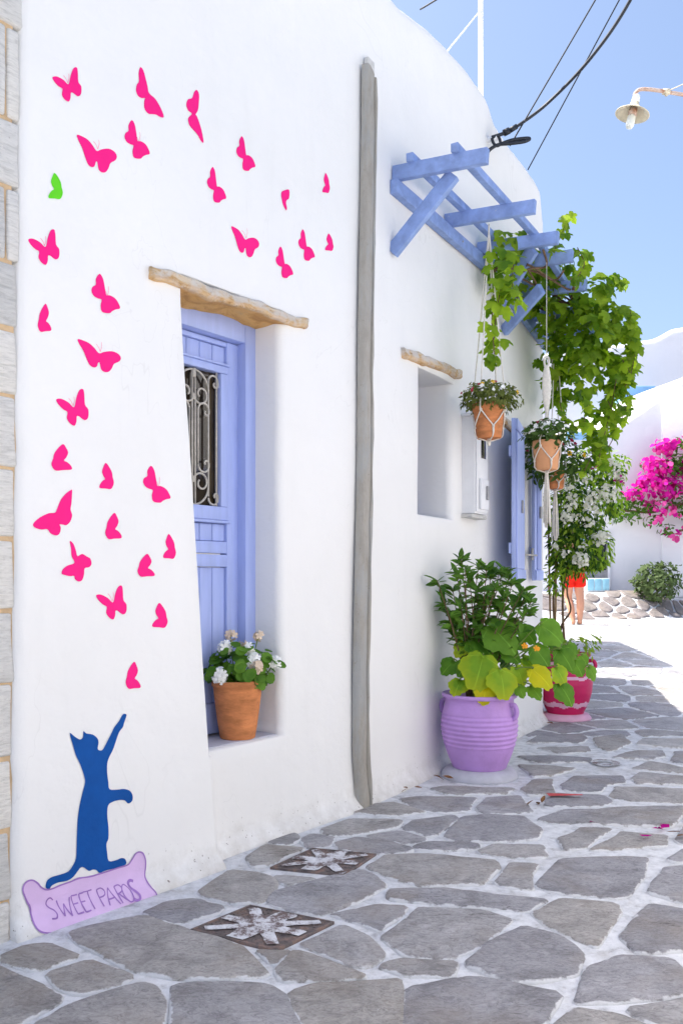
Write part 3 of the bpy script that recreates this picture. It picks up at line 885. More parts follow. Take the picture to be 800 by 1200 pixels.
for k, (t, x0, y0, x1, y1) in enumerate(BFLY):
    P = BT[t]; ax, bx_ = min(p[0] for p in P), max(p[0] for p in P); ay, by = min(p[1] for p in P), max(p[1] for p in P)
    pts = [(x0 + (p[0] - ax) / (bx_ - ax) * (x1 - x0), y0 + (p[1] - ay) / (by - ay) * (y1 - y0)) for p in P]
    pts = [(p.x, p.y) for p in catmull([(a, b, 0) for a, b in pts], 3, True)]
    o = decal('painted_butterfly', pts, 'L', M['green_paint'] if k == 5 else M['pink'], house)
    if k == 5: o['label'] = 'small green butterfly among the pink ones'
    # hair-thin antennae
    if t in 'AEC' and (x1 - x0) > 25:
        mx = {'A': .52, 'E': .55, 'C': .52}[t]; my = {'A': .46, 'E': .56, 'C': .38}[t]
        cx_, cy_ = x0 + mx * (x1 - x0), y0 + my * (y1 - y0)
        ribbon('antenna', [[(cx_, cy_), (cx_ - 2, cy_ - 5), (cx_ - 5, cy_ - 9)], [(cx_, cy_), (cx_ + 1.5, cy_ - 6), (cx_ + 1, cy_ - 11)]], 'L', M['pink'], o, .0035, .0014)
def zp(P, ox=0, oy=820, k=4.0): return [(ox + x / k, oy + y / k) for x, y in P]
CAT = [(328,157),(350,172),(375,186),(390,176),(393,147),(405,158),(435,163),(457,180),(463,200),(459,225),(463,236),(480,236),(495,212),(520,165),(538,128),(560,100),(575,72),(585,66),(595,70),(592,85),(583,110),(578,128),(560,152),(546,190),(530,235),(512,270),(503,300),(503,345),(508,385),(514,419),(550,421),(580,418),(606,425),(619,442),(622,462),(616,478),(600,486),(585,472),(560,470),(530,478),(508,495),(504,540),(510,600),(510,650),(501,675),(504,715),(512,756),(545,752),(570,742),(588,748),(590,772),(550,788),(500,800),(470,812),(455,799),(438,797),(420,803),(395,786),(378,792),(350,830),(320,850),(280,858),(250,872),(238,889),(224,886),(220,872),(228,848),(250,832),(290,820),(325,806),(345,780),(360,745),(362,700),(363,640),(366,560),(375,490),(390,425),(399,385),(394,355),(375,300),(355,258),(343,215)]
decal('painted_cat', [(p.x, p.y) for p in catmull([(a, b, 0) for a, b in zp(CAT)], 3, True)], 'L', M['cat'], house, .0026)
SIGN = [(112,890),(120,865),(138,850),(160,848),(182,862),(198,880),(220,891),(248,888),(290,870),(335,854),(372,838),(430,828),(500,806),(560,786),(600,772),(618,748),(632,724),(650,713),(668,720),(680,750),(680,790),(674,830),(680,866),(692,895),(692,928),(670,946),(600,974),(560,985),(470,1012),(360,1040),(270,1066),(215,1078),(168,1076),(148,1056),(147,1010),(146,975),(132,948),(118,915)]
sp_ = [(p.x, p.y) for p in catmull([(a, b, 0) for a, b in zp(SIGN)], 3, True)]
sign = decal('painted_sign', sp_, 'L', M['sign'], house, .0028)
ribbon('border_line', [(zp(SIGN), .0060)], 'L', M['sign_line'], sign, .0042, .0055, True)
LET = [[(252,940),(240,930),(226,940),(220,960),(232,975),(250,985),(257,1000),(248,1016),(228,1020)],
 [(268,942),(276,975),(286,1006)],[(286,1006),(294,975),(298,955)],[(298,955),(305,980),(316,1003)],[(316,1003),(322,965),(328,925)],
 [(336,920),(338,955),(341,994)],[(336,920),(350,917),(363,913)],[(338,956),(350,953),(361,949)],[(341,994),(354,990),(368,985)],
 [(371,910),(373,945),(377,984)],[(371,910),(382,907),(391,904)],[(373,946),(383,943),(393,940)],[(377,984),(390,980),(401,975)],
 [(390,902),(410,897),(430,890)],[(411,897),(414,930),(418,970)],
 [(452,890),(455,922),(459,957)],[(452,890),(470,882),(484,892),(483,908),(470,918),(455,923)],
 [(484,952),(492,915),(502,880)],[(502,880),(514,910),(530,944)],[(490,928),(505,923),(520,917)],
 [(530,874),(535,905),(540,940)],[(530,874),(548,866),(560,876),(556,892),(534,906)],[(540,903),(556,918),(572,932)],
 [(575,863),(590,880),(594,905),(586,928),(572,932),(560,915),(560,888),(566,868),(575,863)]]
ribbon('lettering', [(zp(l), .0048) for l in LET] + [(zp([(618,848),(604,845),(594,858),(598,876),(612,890),(620,904),(616,920),(602,926),(590,920)]), .0105)], 'L', M['sign_line'], sign, .0050)
# ------------------------------------------------------------------ pavement: white grout sheet with real stones let into it
def ground_sheet():
    ys = [-40, -20, -8, -2, 0, 1, 2, 3, 4, 5, 6, 7] + [7.5 + .5 * i for i in range(18)] + [18, 20, 24, 30, 60, 200, 1500]
    xs = [-1500, -200, -40, -12, -6, -3, -1, 0, 1, 2, 3, 4, 5, 6, 8, 12, 40, 200, 1500]
    vs = [V((x, y, gz(x, y) - .010)) for y in ys for x in xs]; n = len(xs)
    fs = [(j*n+i, j*n+i+1, (j+1)*n+i+1, (j+1)*n+i) for j in range(len(ys)-1) for i in range(n-1)]
    return tag(obj('ground', vs, fs, M['ground']), kind='structure')
ground_sheet()
def pav_sheet():
    nx, ny = 150, 300; x0, x1, y0, y1 = -4.5, 11.0, -1.0, 19.5
    vs = []
    for j in range(ny + 1):
        y = y0 + (y1 - y0) * j / ny
        for i in range(nx + 1):
            x = x0 + (x1 - x0) * i / nx
            vs.append(V((x, y, gz(x, y) + .004 * noise.noise(V((x * 3, y * 3, 0))))))
    n = nx + 1
    fs = [(j*n+i, j*n+i+1, (j+1)*n+i+1, (j+1)*n+i) for j in range(ny) for i in range(nx)]
    return tag(obj('pavement', vs, fs, M['grout']), kind='structure')
pavement = pav_sheet()

ST = [
 [(3,1124),(34,1111),(56,1110),(89,1122),(67,1130),(40,1137),(13,1130)],
 [(-40,1125),(0,1137),(27,1153),(69,1172),(50,1184),(20,1199),(-5,1215),(-40,1222)],
 [(61,1143),(108,1130),(152,1145),(135,1154),(98,1165),(79,1159)],
 [(45,1203),(84,1182),(162,1155),(175,1159),(184,1179),(188,1222),(36,1222)],
 [(82,1095),(107,1087),(167,1076),(210,1090),(280,1112),(307,1145),(270,1147),(200,1145),(155,1135),(100,1110)],
 [(170,1071),(199,1060),(229,1057),(258,1064),(250,1072),(206,1084)],
 [(234,1047),(253,1035),(270,1024),(300,1027),(317,1033),(319,1041),(306,1055),(278,1058),(247,1053)],
 [(320,1053),(325,1046),(372,1033),(419,1022),(437,1028),(448,1039),(419,1055),(378,1071),(350,1067),(325,1061)],
 [(322,1028),(340,1029),(362,1030),(365,1032),(338,1038),(330,1034)],
 [(312,993),(356,996),(325,1010),(309,1017),(294,1018),(290,1006)],
 [(316,989),(338,977),(347,980),(350,986),(338,991)],
 [(353,986),(366,979),(390,983),(388,992),(360,994)],
 [(390,990),(418,983),(454,988),(481,995),(478,1000),(440,1002),(404,998)],
 [(412,953),(433,944),(460,941),(499,953),(460,957)],
 [(376,973),(412,961),(469,963),(463,971),(433,977),(400,981),(380,980)],
 [(472,973),(484,964),(529,957),(536,961),(511,979),(500,981)],
 [(432,982),(467,975),(498,984),(494,988),(478,990),(442,986)],
 [(470,937),(487,935),(556,936),(547,950),(520,953),(484,948)],
 [(559,948),(568,936),(607,933),(622,952),(592,954),(562,954)],
 [(521,982),(541,960),(568,956),(610,959),(634,973),(628,983),(580,987),(529,985)],
 [(487,993),(505,989),(562,991),(556,997),(514,998),(493,997)],
 [(559,1000),(580,991),(634,992),(640,1004),(622,1007),(586,1005)],
 [(430,1018),(454,1004),(499,1003),(580,1012),(583,1021),(562,1037),(496,1039),(460,1031)],
 [(458,1046),(525,1045),(635,1055),(615,1070),(535,1062),(462,1056)],
 [(582,1035),(595,1015),(627,1017),(620,1042),(590,1040)],
 [(630,1040),(655,1010),(700,1007),(758,1008),(753,1030),(735,1048),(720,1053),(660,1048)],
 [(390,1073),(440,1062),(472,1064),(465,1075),(443,1091),(420,1081)],
 [(452,1100),(495,1067),(565,1070),(595,1080),(565,1105),(525,1122),(475,1120)],
 [(627,1072),(660,1057),(720,1062),(722,1073),(695,1110),(680,1102),(650,1088)],
 [(552,1132),(575,1112),(615,1089),(655,1100),(677,1122),(670,1142),(635,1150),(600,1150)],
 [(356,1110),(402,1088),(429,1101),(446,1120),(435,1133),(405,1128)],
 [(327,1138),(348,1118),(371,1125),(425,1145),(381,1148),(333,1150)],
 [(305,1118),(322,1121),(336,1118),(324,1130),(317,1130)],
 [(205,1157),(240,1155),(311,1159),(331,1172),(346,1200),(352,1222),(205,1222)],
 [(341,1165),(371,1157),(466,1150),(468,1180),(465,1222),(368,1222),(358,1195)],
 [(449,1135),(469,1128),(527,1130),(523,1145),(479,1143)],
 [(482,1160),(530,1153),(560,1152),(620,1162),(648,1166),(640,1180),(622,1222),(480,1222)],
 [(675,1175),(695,1138),(729,1127),(786,1128),(808,1152),(800,1165),(729,1174)],
 [(652,1206),(675,1187),(720,1194),(758,1207),(762,1224),(648,1224)],
 [(738,1184),(800,1177),(845,1180),(845,1222),(790,1206),(755,1195)],
 [(731,1098),(763,1062),(800,1069),(845,1075),(845,1112),(800,1113),(750,1118)],
 [(765,1048),(778,1020),(800,1017),(845,1018),(845,1064),(800,1059)],
 [(782,1008),(800,997),(840,995),(840,1010),(790,1012)],
 [(654,984),(682,971),(715,972),(685,995),(662,997)],
 [(690,997),(727,976),(778,980),(777,992),(735,996)],
 [(675,965),(705,950),(740,947),(798,946),(795,960),(785,969),(740,969)],
 [(630,962),(660,950),(707,949),(672,966),(652,967)],
 [(714,934),(722,923),(800,926),(850,927),(850,944),(735,939)],
 [(609,926),(622,915),(648,914),(646,925),(650,932),(620,933)],
 [(656,921),(672,910),(730,910),(731,919),(710,920),(703,929),(665,928)],
 [(606,897),(650,899),(675,901),(650,910),(624,912)],
 [(740,914),(750,906),(800,911),(840,914),(840,921),(747,920)],
 [(714,889),(747,880),(776,880),(777,888),(760,891)],
 [(604,887),(647,887),(692,890),(690,894),(630,895)],
 [(628,877),(688,875),(692,881),(660,884)],
 [(616,871),(632,862),(682,862),(688,867),(682,871)],
 [(640,938),(652,932),(705,933),(715,940),(700,945),(640,946)],
 [(740,901),(764,894),(800,901),(850,904),(850,909),(800,908),(752,903)],
 [(784,893),(790,882),(850,882),(850,898),(800,897)],
 [(505,925),(523,922),(604,925),(592,931),(526,933)],
 [(790,985),(800,970),(850,970),(850,989),(800,990)],
 [(805,950),(850,948),(850,965),(800,965)],
 [(695,866),(728,862),(738,872),(712,882),(697,875)],
 [(745,874),(752,866),(850,866),(850,877),(790,877)],
 [(595,962),(606,958),(628,966),(640,972),(648,980),(640,986),(634,982),(640,972),(618,960)],
]
BND_Y = ground(700, 864).y
def clip(poly, n, c):                       # keep n.p <= c
    out = []
    for i in range(len(poly)):
        a, b = poly[i], poly[(i + 1) % len(poly)]; da, db = n.dot(a) - c, n.dot(b) - c
        if da <= 0: out.append(a)
        if (da < 0 < db) or (db < 0 < da): out.append(a + (b - a) * (da / (da - db)))
    return out
def area(p): return sum(p[i].x * p[(i+1) % len(p)].y - p[(i+1) % len(p)].x * p[i].y for i in range(len(p))) / 2
def stone_outline(poly, amp, seed, chk=1, seg=.055):
    if area(poly) < 0: poly = poly[::-1]
    P = []
    for i in range(len(poly)):
        a, b = poly[i], poly[(i+1) % len(poly)]; n = max(1, min(6, int((b - a).length / seg)))
        for k in range(n):
            q = a + (b - a) * (k / n)
            P.append(q + V((noise.noise(V((q.x * 5, q.y * 5, seed))), noise.noise(V((q.x * 5, q.y * 5, seed + 40))))) * amp)
    for _ in range(chk):
        Q = []
        for i in range(len(P)):
            a, b = P[i], P[(i+1) % len(P)]; Q += [a * .75 + b * .25, a * .25 + b * .75]
        P = Q
        if len(P) > 60: break
    return P
def stone_mesh(P, h, zf, tilt):
    """rim sunk in the grout, rounded shoulder, gently domed top"""
    c = sum(P, V((0, 0))) / len(P); R = sum((p - c).length for p in P) / len(P)
    vs, rim = [], []
    for ins, z, rm in ((0, -.012, 1.), (.0, h * .35, 1.), (.007, h * .9, .75), (.022, h, .35), (.055, h * 1.05, .0)):
        for p in P:
            d = c - p; L = d.length; q = p + d * min(.7, ins / max(L, 1e-6))
            zz = z + ((q.x - c.x) * tilt[0] + (q.y - c.y) * tilt[1]) * (1 if ins else .5)
            if ins: zz += .0035 * noise.noise(V((q.x * 9, q.y * 9, 5)))
            vs.append(V((q.x, q.y, zf(q.x, q.y) + zz))); rim.append(rm)
    n = len(P); fs = []
    for r in range(4):
        for i in range(n): fs.append((r*n+i, r*n+(i+1) % n, (r+1)*n+(i+1) % n, (r+1)*n+i))
    vs.append(V((c.x, c.y, zf(c.x, c.y) + h * 1.05))); rim.append(0)
    for i in range(n): fs.append((4*n+i, 4*n+(i+1) % n, len(vs) - 1))
    return vs, fs, rim
def add_rim(me, rim):
    a = me.attributes.new('rim', 'FLOAT', 'POINT'); a.data.foreach_set('value', rim)
nst = 0
for k, poly in enumerate(ST[:-1]):
    P = [V(ground(px, py).xy) for px, py in poly]
    if area(P) < 0: P = P[::-1]
    c_ = sum(P, V((0, 0))) / len(P); P = [p + (p - c_).normalized() * (.028 if c_.y < 3.7 else .018 if c_.y < 5 else .010) for p in P]
    P = stone_outline(P, .018, k * 1.7)
    vs, fs, rim = stone_mesh(P, .008 + .006 * random.random(), gz, (random.uniform(-.011, .011), random.uniform(-.011, .011)))
    o = obj('paving_stone', vs, fs, M['stone'], pavement); add_rim(o.data, rim); nst += 1
# beyond the traced stones: an irregular cell pattern of the same slabs
SITES = []
def sites(x0, x1, y0, y1, dx, dy):
    ny = int((y1 - y0) / dy)
    for j in range(ny + 1):
        nx = int((x1 - x0) / dx)
        for i in range(nx + 1):
            SITES.append(V((x0 + (i + .5 * (j % 2) + random.uniform(-.42, .42)) * dx, y0 + (j + random.uniform(-.42, .42)) * dy)))
sites(-3.5, 10.5, -.6, 19.2, .60, .46)
regions = [[(V((0, -1)), -(BND_Y + .02))], [(V((-1, .405)), 0), (V((0, 1)), BND_Y - .02)], [(V((0, 1)), 2.40), (V((1, -.405)), -.02)]]
far_geo = Geo(); far_rim = []
kw, kdir, kn = K, DIR, NOR
cand = []
for i, s in enumerate(SITES):
    near = sorted(((t - s).length, j) for j, t in enumerate(SITES) if j != i and abs(t.x - s.x) < 1.6 and abs(t.y - s.y) < 1.6)[:16]
    box = [s + V((-1.2, -1.2)), s + V((1.2, -1.2)), s + V((1.2, 1.2)), s + V((-1.2, 1.2))]
    gap = random.uniform(.012, .030)
    for L, j in near:
        n = (SITES[j] - s).normalized(); box = clip(box, n, n.dot((SITES[j] + s) / 2) - gap)
        if len(box) < 3: break
    if len(box) < 3: continue
    for reg in regions:
        p = box
        for n, c in reg:
            p = clip(p, n, c)
            if len(p) < 3: break
        if len(p) < 3 or abs(area(p)) < .02: continue
        c = sum(p, V((0, 0))) / len(p)
        # keep clear of the house footprint
        inside = False
        for q in p + [c]:
            r = q - K
            wl = 'L' if r.dot(DIR['L']) < 0 else 'R'
            if r.dot(NOR[wl]) < (.03 if wl == 'R' else .05) and r.dot(DIR['R']) < S_C: inside = True
        if inside and c.y > 2.5:
            n = NOR['R']; p = clip(p, -n, -(n.dot(K) + .06))
            if len(p) < 3 or abs(area(p)) < .02: continue
            c = sum(p, V((0, 0))) / len(p)
        if c.y > 16.9 and c.x > 3: continue
        cand.append((c, p))
vis = lambda c: c.y > 2 and abs(c.x / max(c.y, .1)) < .42
cand.sort(key=lambda q: (0 if vis(q[0]) else 1, q[0].y))
for k, (c, p) in enumerate(cand):
    P = stone_outline(p, .02, k * .77 + 100, 2 if c.y < 12 else 1, .10)
    vs, fs, rim = stone_mesh(P, .008, gz, (random.uniform(-.005, .005), random.uniform(-.005, .005)))
    if nst < 298:
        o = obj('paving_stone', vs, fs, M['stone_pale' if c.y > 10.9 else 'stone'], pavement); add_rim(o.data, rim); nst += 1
    else:
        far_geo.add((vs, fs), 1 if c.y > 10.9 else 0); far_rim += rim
if far_geo.v:
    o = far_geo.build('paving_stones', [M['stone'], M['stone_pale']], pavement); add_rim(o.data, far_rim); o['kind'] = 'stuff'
# white ring painted on the stones
def ring_paint(px, py, r, wd, m, name, parent):
    c = ground(px, py); vs, fs = [], []; n = 40
    for i in range(n):
        a = 2 * pi * i / n
        for rr in (r - wd / 2, r + wd / 2):
            q = rr * (1 + .08 * noise.noise(V((cos(a) * 2, sin(a) * 2, rr))))
            x, y = c.x + q * cos(a), c.y + q * sin(a) * 1.1
            vs.append(V((x, y, gz(x, y) + .0165)))
    for i in range(n):
        j = (i + 1) % n; fs.append((2*i, 2*i+1, 2*j+1, 2*j))
    return obj(name, vs, fs, m, parent)
ring_paint(709, 896, .075, .040, M['worn'], 'painted_ring', pavement)

# ------------------------------------------------------------------ drain covers with white painted stars
def cover(cs, label, seed):
    C4 = [ground(*c) for c in cs]; ctr = sum(C4, V((0, 0, 0))) / 4
    t = thing('drain_cover', (ctr.x, ctr.y, 0), label, 'drain cover')
    zt = .011
    def q(u, v, z): # u,v in 0..1
        a = C4[0].lerp(C4[1], u); b = C4[3].lerp(C4[2], u); p = a.lerp(b, v); return V((p.x, p.y, z))
    def slab(u0, u1, v0, v1, z0, z1, bv):
        return bez_box([q(u, v, z) for u in (u0, u1) for v in (v0, v1) for z in (z0, z1)], bv, 1)
    objbm('plate', slab(.03, .97, .03, .97, -.02, zt - .003, .002), M['rust'], t)
    bm = bmesh.new()
    for a in ((0, 1, 0, .028), (0, 1, .972, 1), (0, .028, .029, .971), (.972, 1, .029, .971)):
        b2 = slab(*a, -.02, zt, .0015); me = bpy.data.meshes.new('t'); b2.to_mesh(me); b2.free(); bm.from_mesh(me); bpy.data.meshes.remove(me)
    objbm('rim', bm, M['rust'], t)
    # cast chequer studs
    g = Geo(); N = 15
    for i in range(N):
        for j in range(N):
            u, v = .07 + .86 * i / (N - 1), .07 + .86 * j / (N - 1); e, l = (.020, .009) if (i + j) % 2 else (.009, .020)
            a = [q(u - e, v, zt - .003), q(u, v - l, zt - .003), q(u + e, v, zt - .003), q(u, v + l, zt - .003)]
            tpz = q(u, v, zt + .0005)
            g.add((a + [tpz], [(0, 1, 4), (1, 2, 4), (2, 3, 4), (3, 0, 4)]))
    g.build('studs', M['rust'], t, False)
    # brushed paint strokes crossing the plate
    pg = Geo()
    strokes = [((.5, .04), (.5, .96), .30), ((.04, .5), (.96, .5), .22), ((.10, .10), (.90, .90), .17), ((.10, .90), (.90, .10), .17)]
    for k, (a, b, wd) in enumerate(strokes):
        n = 16; vs, fs = [], []; dx, dy = b[0] - a[0], b[1] - a[1]; L = sqrt(dx*dx + dy*dy)
        for i in range(n + 1):
            s = i / n
            for sg in (-1, 1):
                ww = wd / 2 * (1 + .35 * noise.noise(V((s * 7, sg, seed + k)))) * (1 - .35 * abs(2*s-1))
                vs.append(q(a[0] + dx*s - dy/L*ww*sg, a[1] + dy*s + dx/L*ww*sg, zt + .0012 + .0004 * k))
        for i in range(n): fs.append((2*i, 2*i+2, 2*i+3, 2*i+1))
        pg.add((vs, fs))
    pg.build('painted_star', M['worn'], t)
    return t
cover(((223, 1092), (323, 1117), (392, 1083), (293, 1063)), 'nearer rusty drain cover with a worn white star painted across it', 1)
cover(((316, 1019), (403, 1028), (441, 1003), (366, 996)), 'farther rusty drain cover with white painted star, closer to the channel', 5)

# ------------------------------------------------------------------ neighbouring house of squared grey stone at the left edge
sbx = WP('L', S_A - .3, 0, 0)
stoneh = thing('stone_building', (sbx.x, sbx.y, 0), 'grey squared stone corner of the neighbouring house at the left edge', 'building')
def sb_wall():
    vs, fs = [], []
    for z in (-.1, 0, 1.25, 2.5, 5.0):
        e = S_A + .03 if z < 4 else S_A + .05
        vs += [WP('L', S_A - 2.2, -.9, z), WP('L', S_A - 2.2, batter(z) - .012, z), WP('L', e, batter(z) - .012, z), WP('L', e, -.9, z)]
    for i in range(4):
        for k in range(4): fs.append((i*4+k, i*4+(k+1) % 4, i*4+4+(k+1) % 4, i*4+4+k))
    fs += [(16, 17, 18, 19), (3, 2, 1, 0)]
    return obj('wall', vs, fs, M['mortar'], stoneh, False)
sb_wall()
def zl(py):                                     # photo row at the plaster edge -> height
    t = (py / 1105.); px = 32 - 19 * t
    return sz(px - 6, py, 'L', .05)[1]
rows = [(-120, 22, 0), (28, 133, 1), (137, 212, 0), (217, 301, 1), (305, 380, 0), (386, 460, 0), (465, 546, 0), (551, 629, 0), (634, 713, 0), (718, 798, 0), (802, 884, 0), (889, 966, 0), (971, 1046, 0), (1051, 1112, 0)]
for k, (ya, yb, split) in enumerate(rows):
    zt_, zb_ = zl(ya), zl(yb)
    if k == len(rows) - 1: zb_ = -.03
    segs = []
    zmid = (zt_ + zb_) / 2; e = sleft(zmid) - .004
    if split: segs = [(e - .046, e), (e - .16, e - .056), (e - .62, e - .17)]
    else: segs = [(e - .36 - .1 * random.random(), e)]; segs.append((segs[0][0] - .4, segs[0][0] - .015))
    last = segs[-1][0] - .015; segs.append((S_A - 2.2, last))
    for a, b in segs:
        c = []
        for s in (a, b):
            for d in (-.1, -.002):
                for z in (zb_, zt_): c.append(WP('L', s, d + batter(z), z))
        bm = bez_box(c, .009, 2, cuts=3, disp=.007, dscale=7.0)
        objbm('stone_block', bm, M['quoin'], stoneh)

# ------------------------------------------------------------------ blue pergola on brackets
pg_c = WP('R', 1.5, .3, 0)
perg = thing('pergola', (pg_c.x, pg_c.y, 0), 'blue painted timber pergola bracketed to the white wall above the windows', 'pergola')
def zper(s): return 3.62 - (0 if s < 1.75 else (s - 1.75) * .165)
Y_ = lambda wl, s, d: WP(wl, s, d, 0).y
def beam(a, b, wd, ht, name, upv=None):
    a, b = V(a), V(b); t = (b - a).normalized(); up = V(upv) if upv else V((0, 0, 1))
    x = t.cross(up).normalized(); u = x.cross(t).normalized()
    c = [p + x * i * wd / 2 + u * j * ht / 2 for p in (a, b) for i in (-1, 1) for j in (-1, 1)]
    c = [q + V((1, 1, 1)) * .002 * noise.noise(q * 9) for q in c]
    return objbm(name, bez_box(c, .004, 2, cuts=2, disp=.0015, dscale=12), M['blue_timber'], perg, True, radians(35))
zA = lambda s, dz: zper(s) + dz
# ledger against the wall, in two lengths
beam(WP('R', .29, .030, zA(.29, -.04)), WP('R', 1.74, .030, zA(1.7, -.04)), .05, .085, 'ledger')
beam(WP('R', 1.76, .032, zA(1.75, -.045)), WP('R', 3.22, .032, zA(3.22, -.045)), .05, .085, 'ledger')
for d in (.135, .415):
    beam(WP('R', .285, d, zA(.3, .110) - d * .05), WP('R', 1.74, d, zA(1.7, .110) - d * .05), .044, .050, 'rail')
    beam(WP('R', 1.745, d, zA(1.745, .109) - d * .05), WP('R', 3.25, d, zA(3.25, .109) - d * .05), .044, .050, 'rail')
SL = [.33, 1.11, 1.68, 1.97, 2.42, 2.86, 3.2]
for i, s in enumerate(SL):
    d1 = .60 + (.02 if i % 2 else 0)
    beam(WP('R', s, .008 if i != 1 else .0, zA(s, .048)), WP('R', s, d1, zA(s, .048) - .035), .042, .088, 'slat')
def brace(pa, da, pb, db, ht=.085):
    sa, za = sz(*pa, 'R', da); sb, zb = sz(*pb, 'R', db)
    D = V((DIR['R'].x, DIR['R'].y, 0))
    a, b = WP('R', sa, da, za), WP('R', sb, db, zb)
    return beam(a, b, .042, ht, 'brace', (b - a).cross(D))
brace((459, 296), .01, (531, 205), .37); brace((580, 365), .01, (624, 292), .40, .09)
brace((590, 388), .02, (634, 338), .40); brace((655, 409), .10, (688, 358), .46)
for s, d in ((.62, .056), (1.28, .056), (2.0, .058)):
    c = WP('R', s, d, zA(s, -.04)); N3 = V((NOR['R'].x, NOR['R'].y, 0))
    g = Geo(); g.add(tube([c - N3 * .01, c + N3 * .004], .007, 8)); g.build('bolt', M['metal_grey'], perg)

# ------------------------------------------------------------------ meter cabinet
ms0, ms1 = sz(541, 540, 'R')[0], sz(571, 540, 'R', .10)[0]
mz0, mz1 = sz(542, 602, 'R')[1], sz(542, 489, 'R')[1]
c = WP('R', ms0, 0, mz0)
mt = thing('meter_cabinet', (c.x, c.y, mz0), 'white electricity meter cabinet on the wall between two windows', 'meter cabinet')
pbox('cabinet', 'R', ms0, ms1, -.02, .095, mz0, mz1, M['meter'], mt, .006)
pbox('door', 'R', ms0 + .01, ms1 - .012, .096, .106, mz0 + .012, mz1 - .012, M['meter'], mt, .004)
lo = mz0 + .03; hi = mz1 - .05
pbox('dial_window', 'R', ms0 + .09, ms1 - .06, .107, .111, mz0 + (mz1 - mz0) * .58, mz1 - .11, M['glass'], mt, .002)
pbox('hatch', 'R', ms0 + .05, ms1 - .035, .107, .125, lo, mz0 + (mz1 - mz0) * .36, M['meter'], mt, .006)
pbox('latch', 'R', (ms0 + ms1) / 2 + .02, (ms0 + ms1) / 2 + .045, .126, .140, lo + .07, lo + .17, M['metal_grey'], mt, .003)
pbox('ledge', 'R', ms0 - .02, ms1 + .03, -.02, .085, mz0 - .03, mz0 - .003, M['quoin'], mt, .006, cuts=2, disp=.004)
pbox('hood', 'R', ms0 - .02, ms1 + .02, -.02, .115, mz1 + .001, mz1 + .022, M['meter'], mt, .005)

# ------------------------------------------------------------------ mast on the roof, wires, anchor
mp = at(563, 90, WP('R', 2.0, -.35, 0).y)
mp = WP('R', 1.95, -.35, 0)
k_ = (563 - CX) / F
# walk back from the wall so that the mast rises behind the parapet
sm_ = sz(563, 60, 'R', -.4)[0]; mp = WP('R', sm_, -.4, 4.6)
mast = thing('roof_mast', (mp.x, mp.y, 4.6), 'thin white mast rising from the roof behind the parapet', 'mast')
g = Geo(); g.add(tube([mp, mp + V((0, 0, 3.2))], [.024, .022], 12)); g.build('pole', M['mast'], mast)
g = Geo(); g.add(tube([mp + V((0, 0, .0)), mp + V((0, 0, .03))], [.06, .06], 12)); g.build('foot', M['mast'], mast)
pst = at(558, 12, mp.y); g = Geo()
e0 = mp + V((0, 0, pst.z - mp.z)); se = sz(522, 62, 'R', -.25)
g.add(tube([e0, WP('R', se[0], -.25, se[1])], .006, 6)); g.build('stay_wire', M['mast'], mast)
a_s, a_z = sz(572, 164, 'R'); aw = WP('R', a_s, 0, a_z); N3 = V((NOR['R'].x, NOR['R'].y, 0)); D3 = V((DIR['R'].x, DIR['R'].y, 0))
an = thing('cable_anchor', aw, 'white wall anchor with black strain clamp holding the overhead cable', 'cable anchor')
g = Geo(); g.add(tube([aw - N3 * .03, aw + N3 * .07], .022, 10)); g.build('stub', M['mast'], an)
Ya = aw.y - .04
P_ = lambda px, py, dY=0.0: at(px, py, Ya + dY)
g = Geo()
g.add(tube(catmull([P_(576, 161), P_(582, 159), P_(588, 157), P_(592, 155)], 4), .014, 8)); g.add(tube([P_(590, 156), P_(596, 153)], .026, 8)); g.add(tube([P_(597, 153), P_(605, 148)], .020, 8))
g.add(tube(catmull([P_(576, 162), P_(578, 168), P_(582, 171), P_(586, 168), P_(584, 160)], 5), .011, 8))
g.build('clamp', M['cable'], an)
g = Geo(); g.add(tube(catmull([P_(570, 180), P_(574, 175), P_(580, 171), P_(588, 168), P_(600, 164), P_(616, 162), P_(620, 163), P_(614, 166), P_(600, 168), P_(586, 169)], 6), .013, 8)); g.build('cable_loop', M['cable'], an)
def wire(pts, r, label):
    o = Geo().add(tube(catmull(pts, 10), r, 6)).build('overhead_cable', M['cable'])
    return tag(o, label, 'cable', None)
wire([P_(604, 149), at(640, 122, 6.5), at(690, 70, 6.25), at(738, 0, 6.0), at(800, -130, 5.6), at(860, -285, 5.2)], .012, 'thick black cable curving up from the wall anchor across the sky')
wire([at(597, 171, Ya + .05), at(697, 0, 6.2), at(800, -178, 5.4), at(845, -258, 5.1)], .0055, 'thin upper black wire rising left of the thick cable')
wire([at(618, 199, 7.3), at(725, 0, 6.3), at(800, -140, 5.6), at(850, -233, 5.2)], .0055, 'thin lower wire ending at the sloping wall top right of the anchor')
wire([at(492, 11, 6.1), at(512, -1, 6.0), at(640, -80, 5.6), at(840, -200, 5.1)], .006, 'short stretch of wire above the roof at the top edge')
# ------------------------------------------------------------------ house across the alley (carries the street lamp; beyond the right edge of the photo)
oc = WP('R', 0, 3.1, 0)
opp = thing('opposite_house', (oc.x, oc.y, 0), 'plain white house across the alley that holds the street lamp', 'house')
OPD = 3.1
bm = bez_box([WP('R', s, d, z) for s in (-4.5, 3.6) for d in (OPD, OPD + 4) for z in (-.1, 3.3)], .10, 4)
objbm('wall', bm, M['plaster'], opp)
for s in (-1.4, 1.2):
    f_ = pbox('window', 'R', s, s + .75, OPD - .03, OPD + .05, 1.3, 2.35, M['blue'], opp, .005)
    pbox('pane', 'R', s + .08, s + .67, OPD - .034, OPD - .031, 1.38, 2.27, M['glass'], f_, .001)
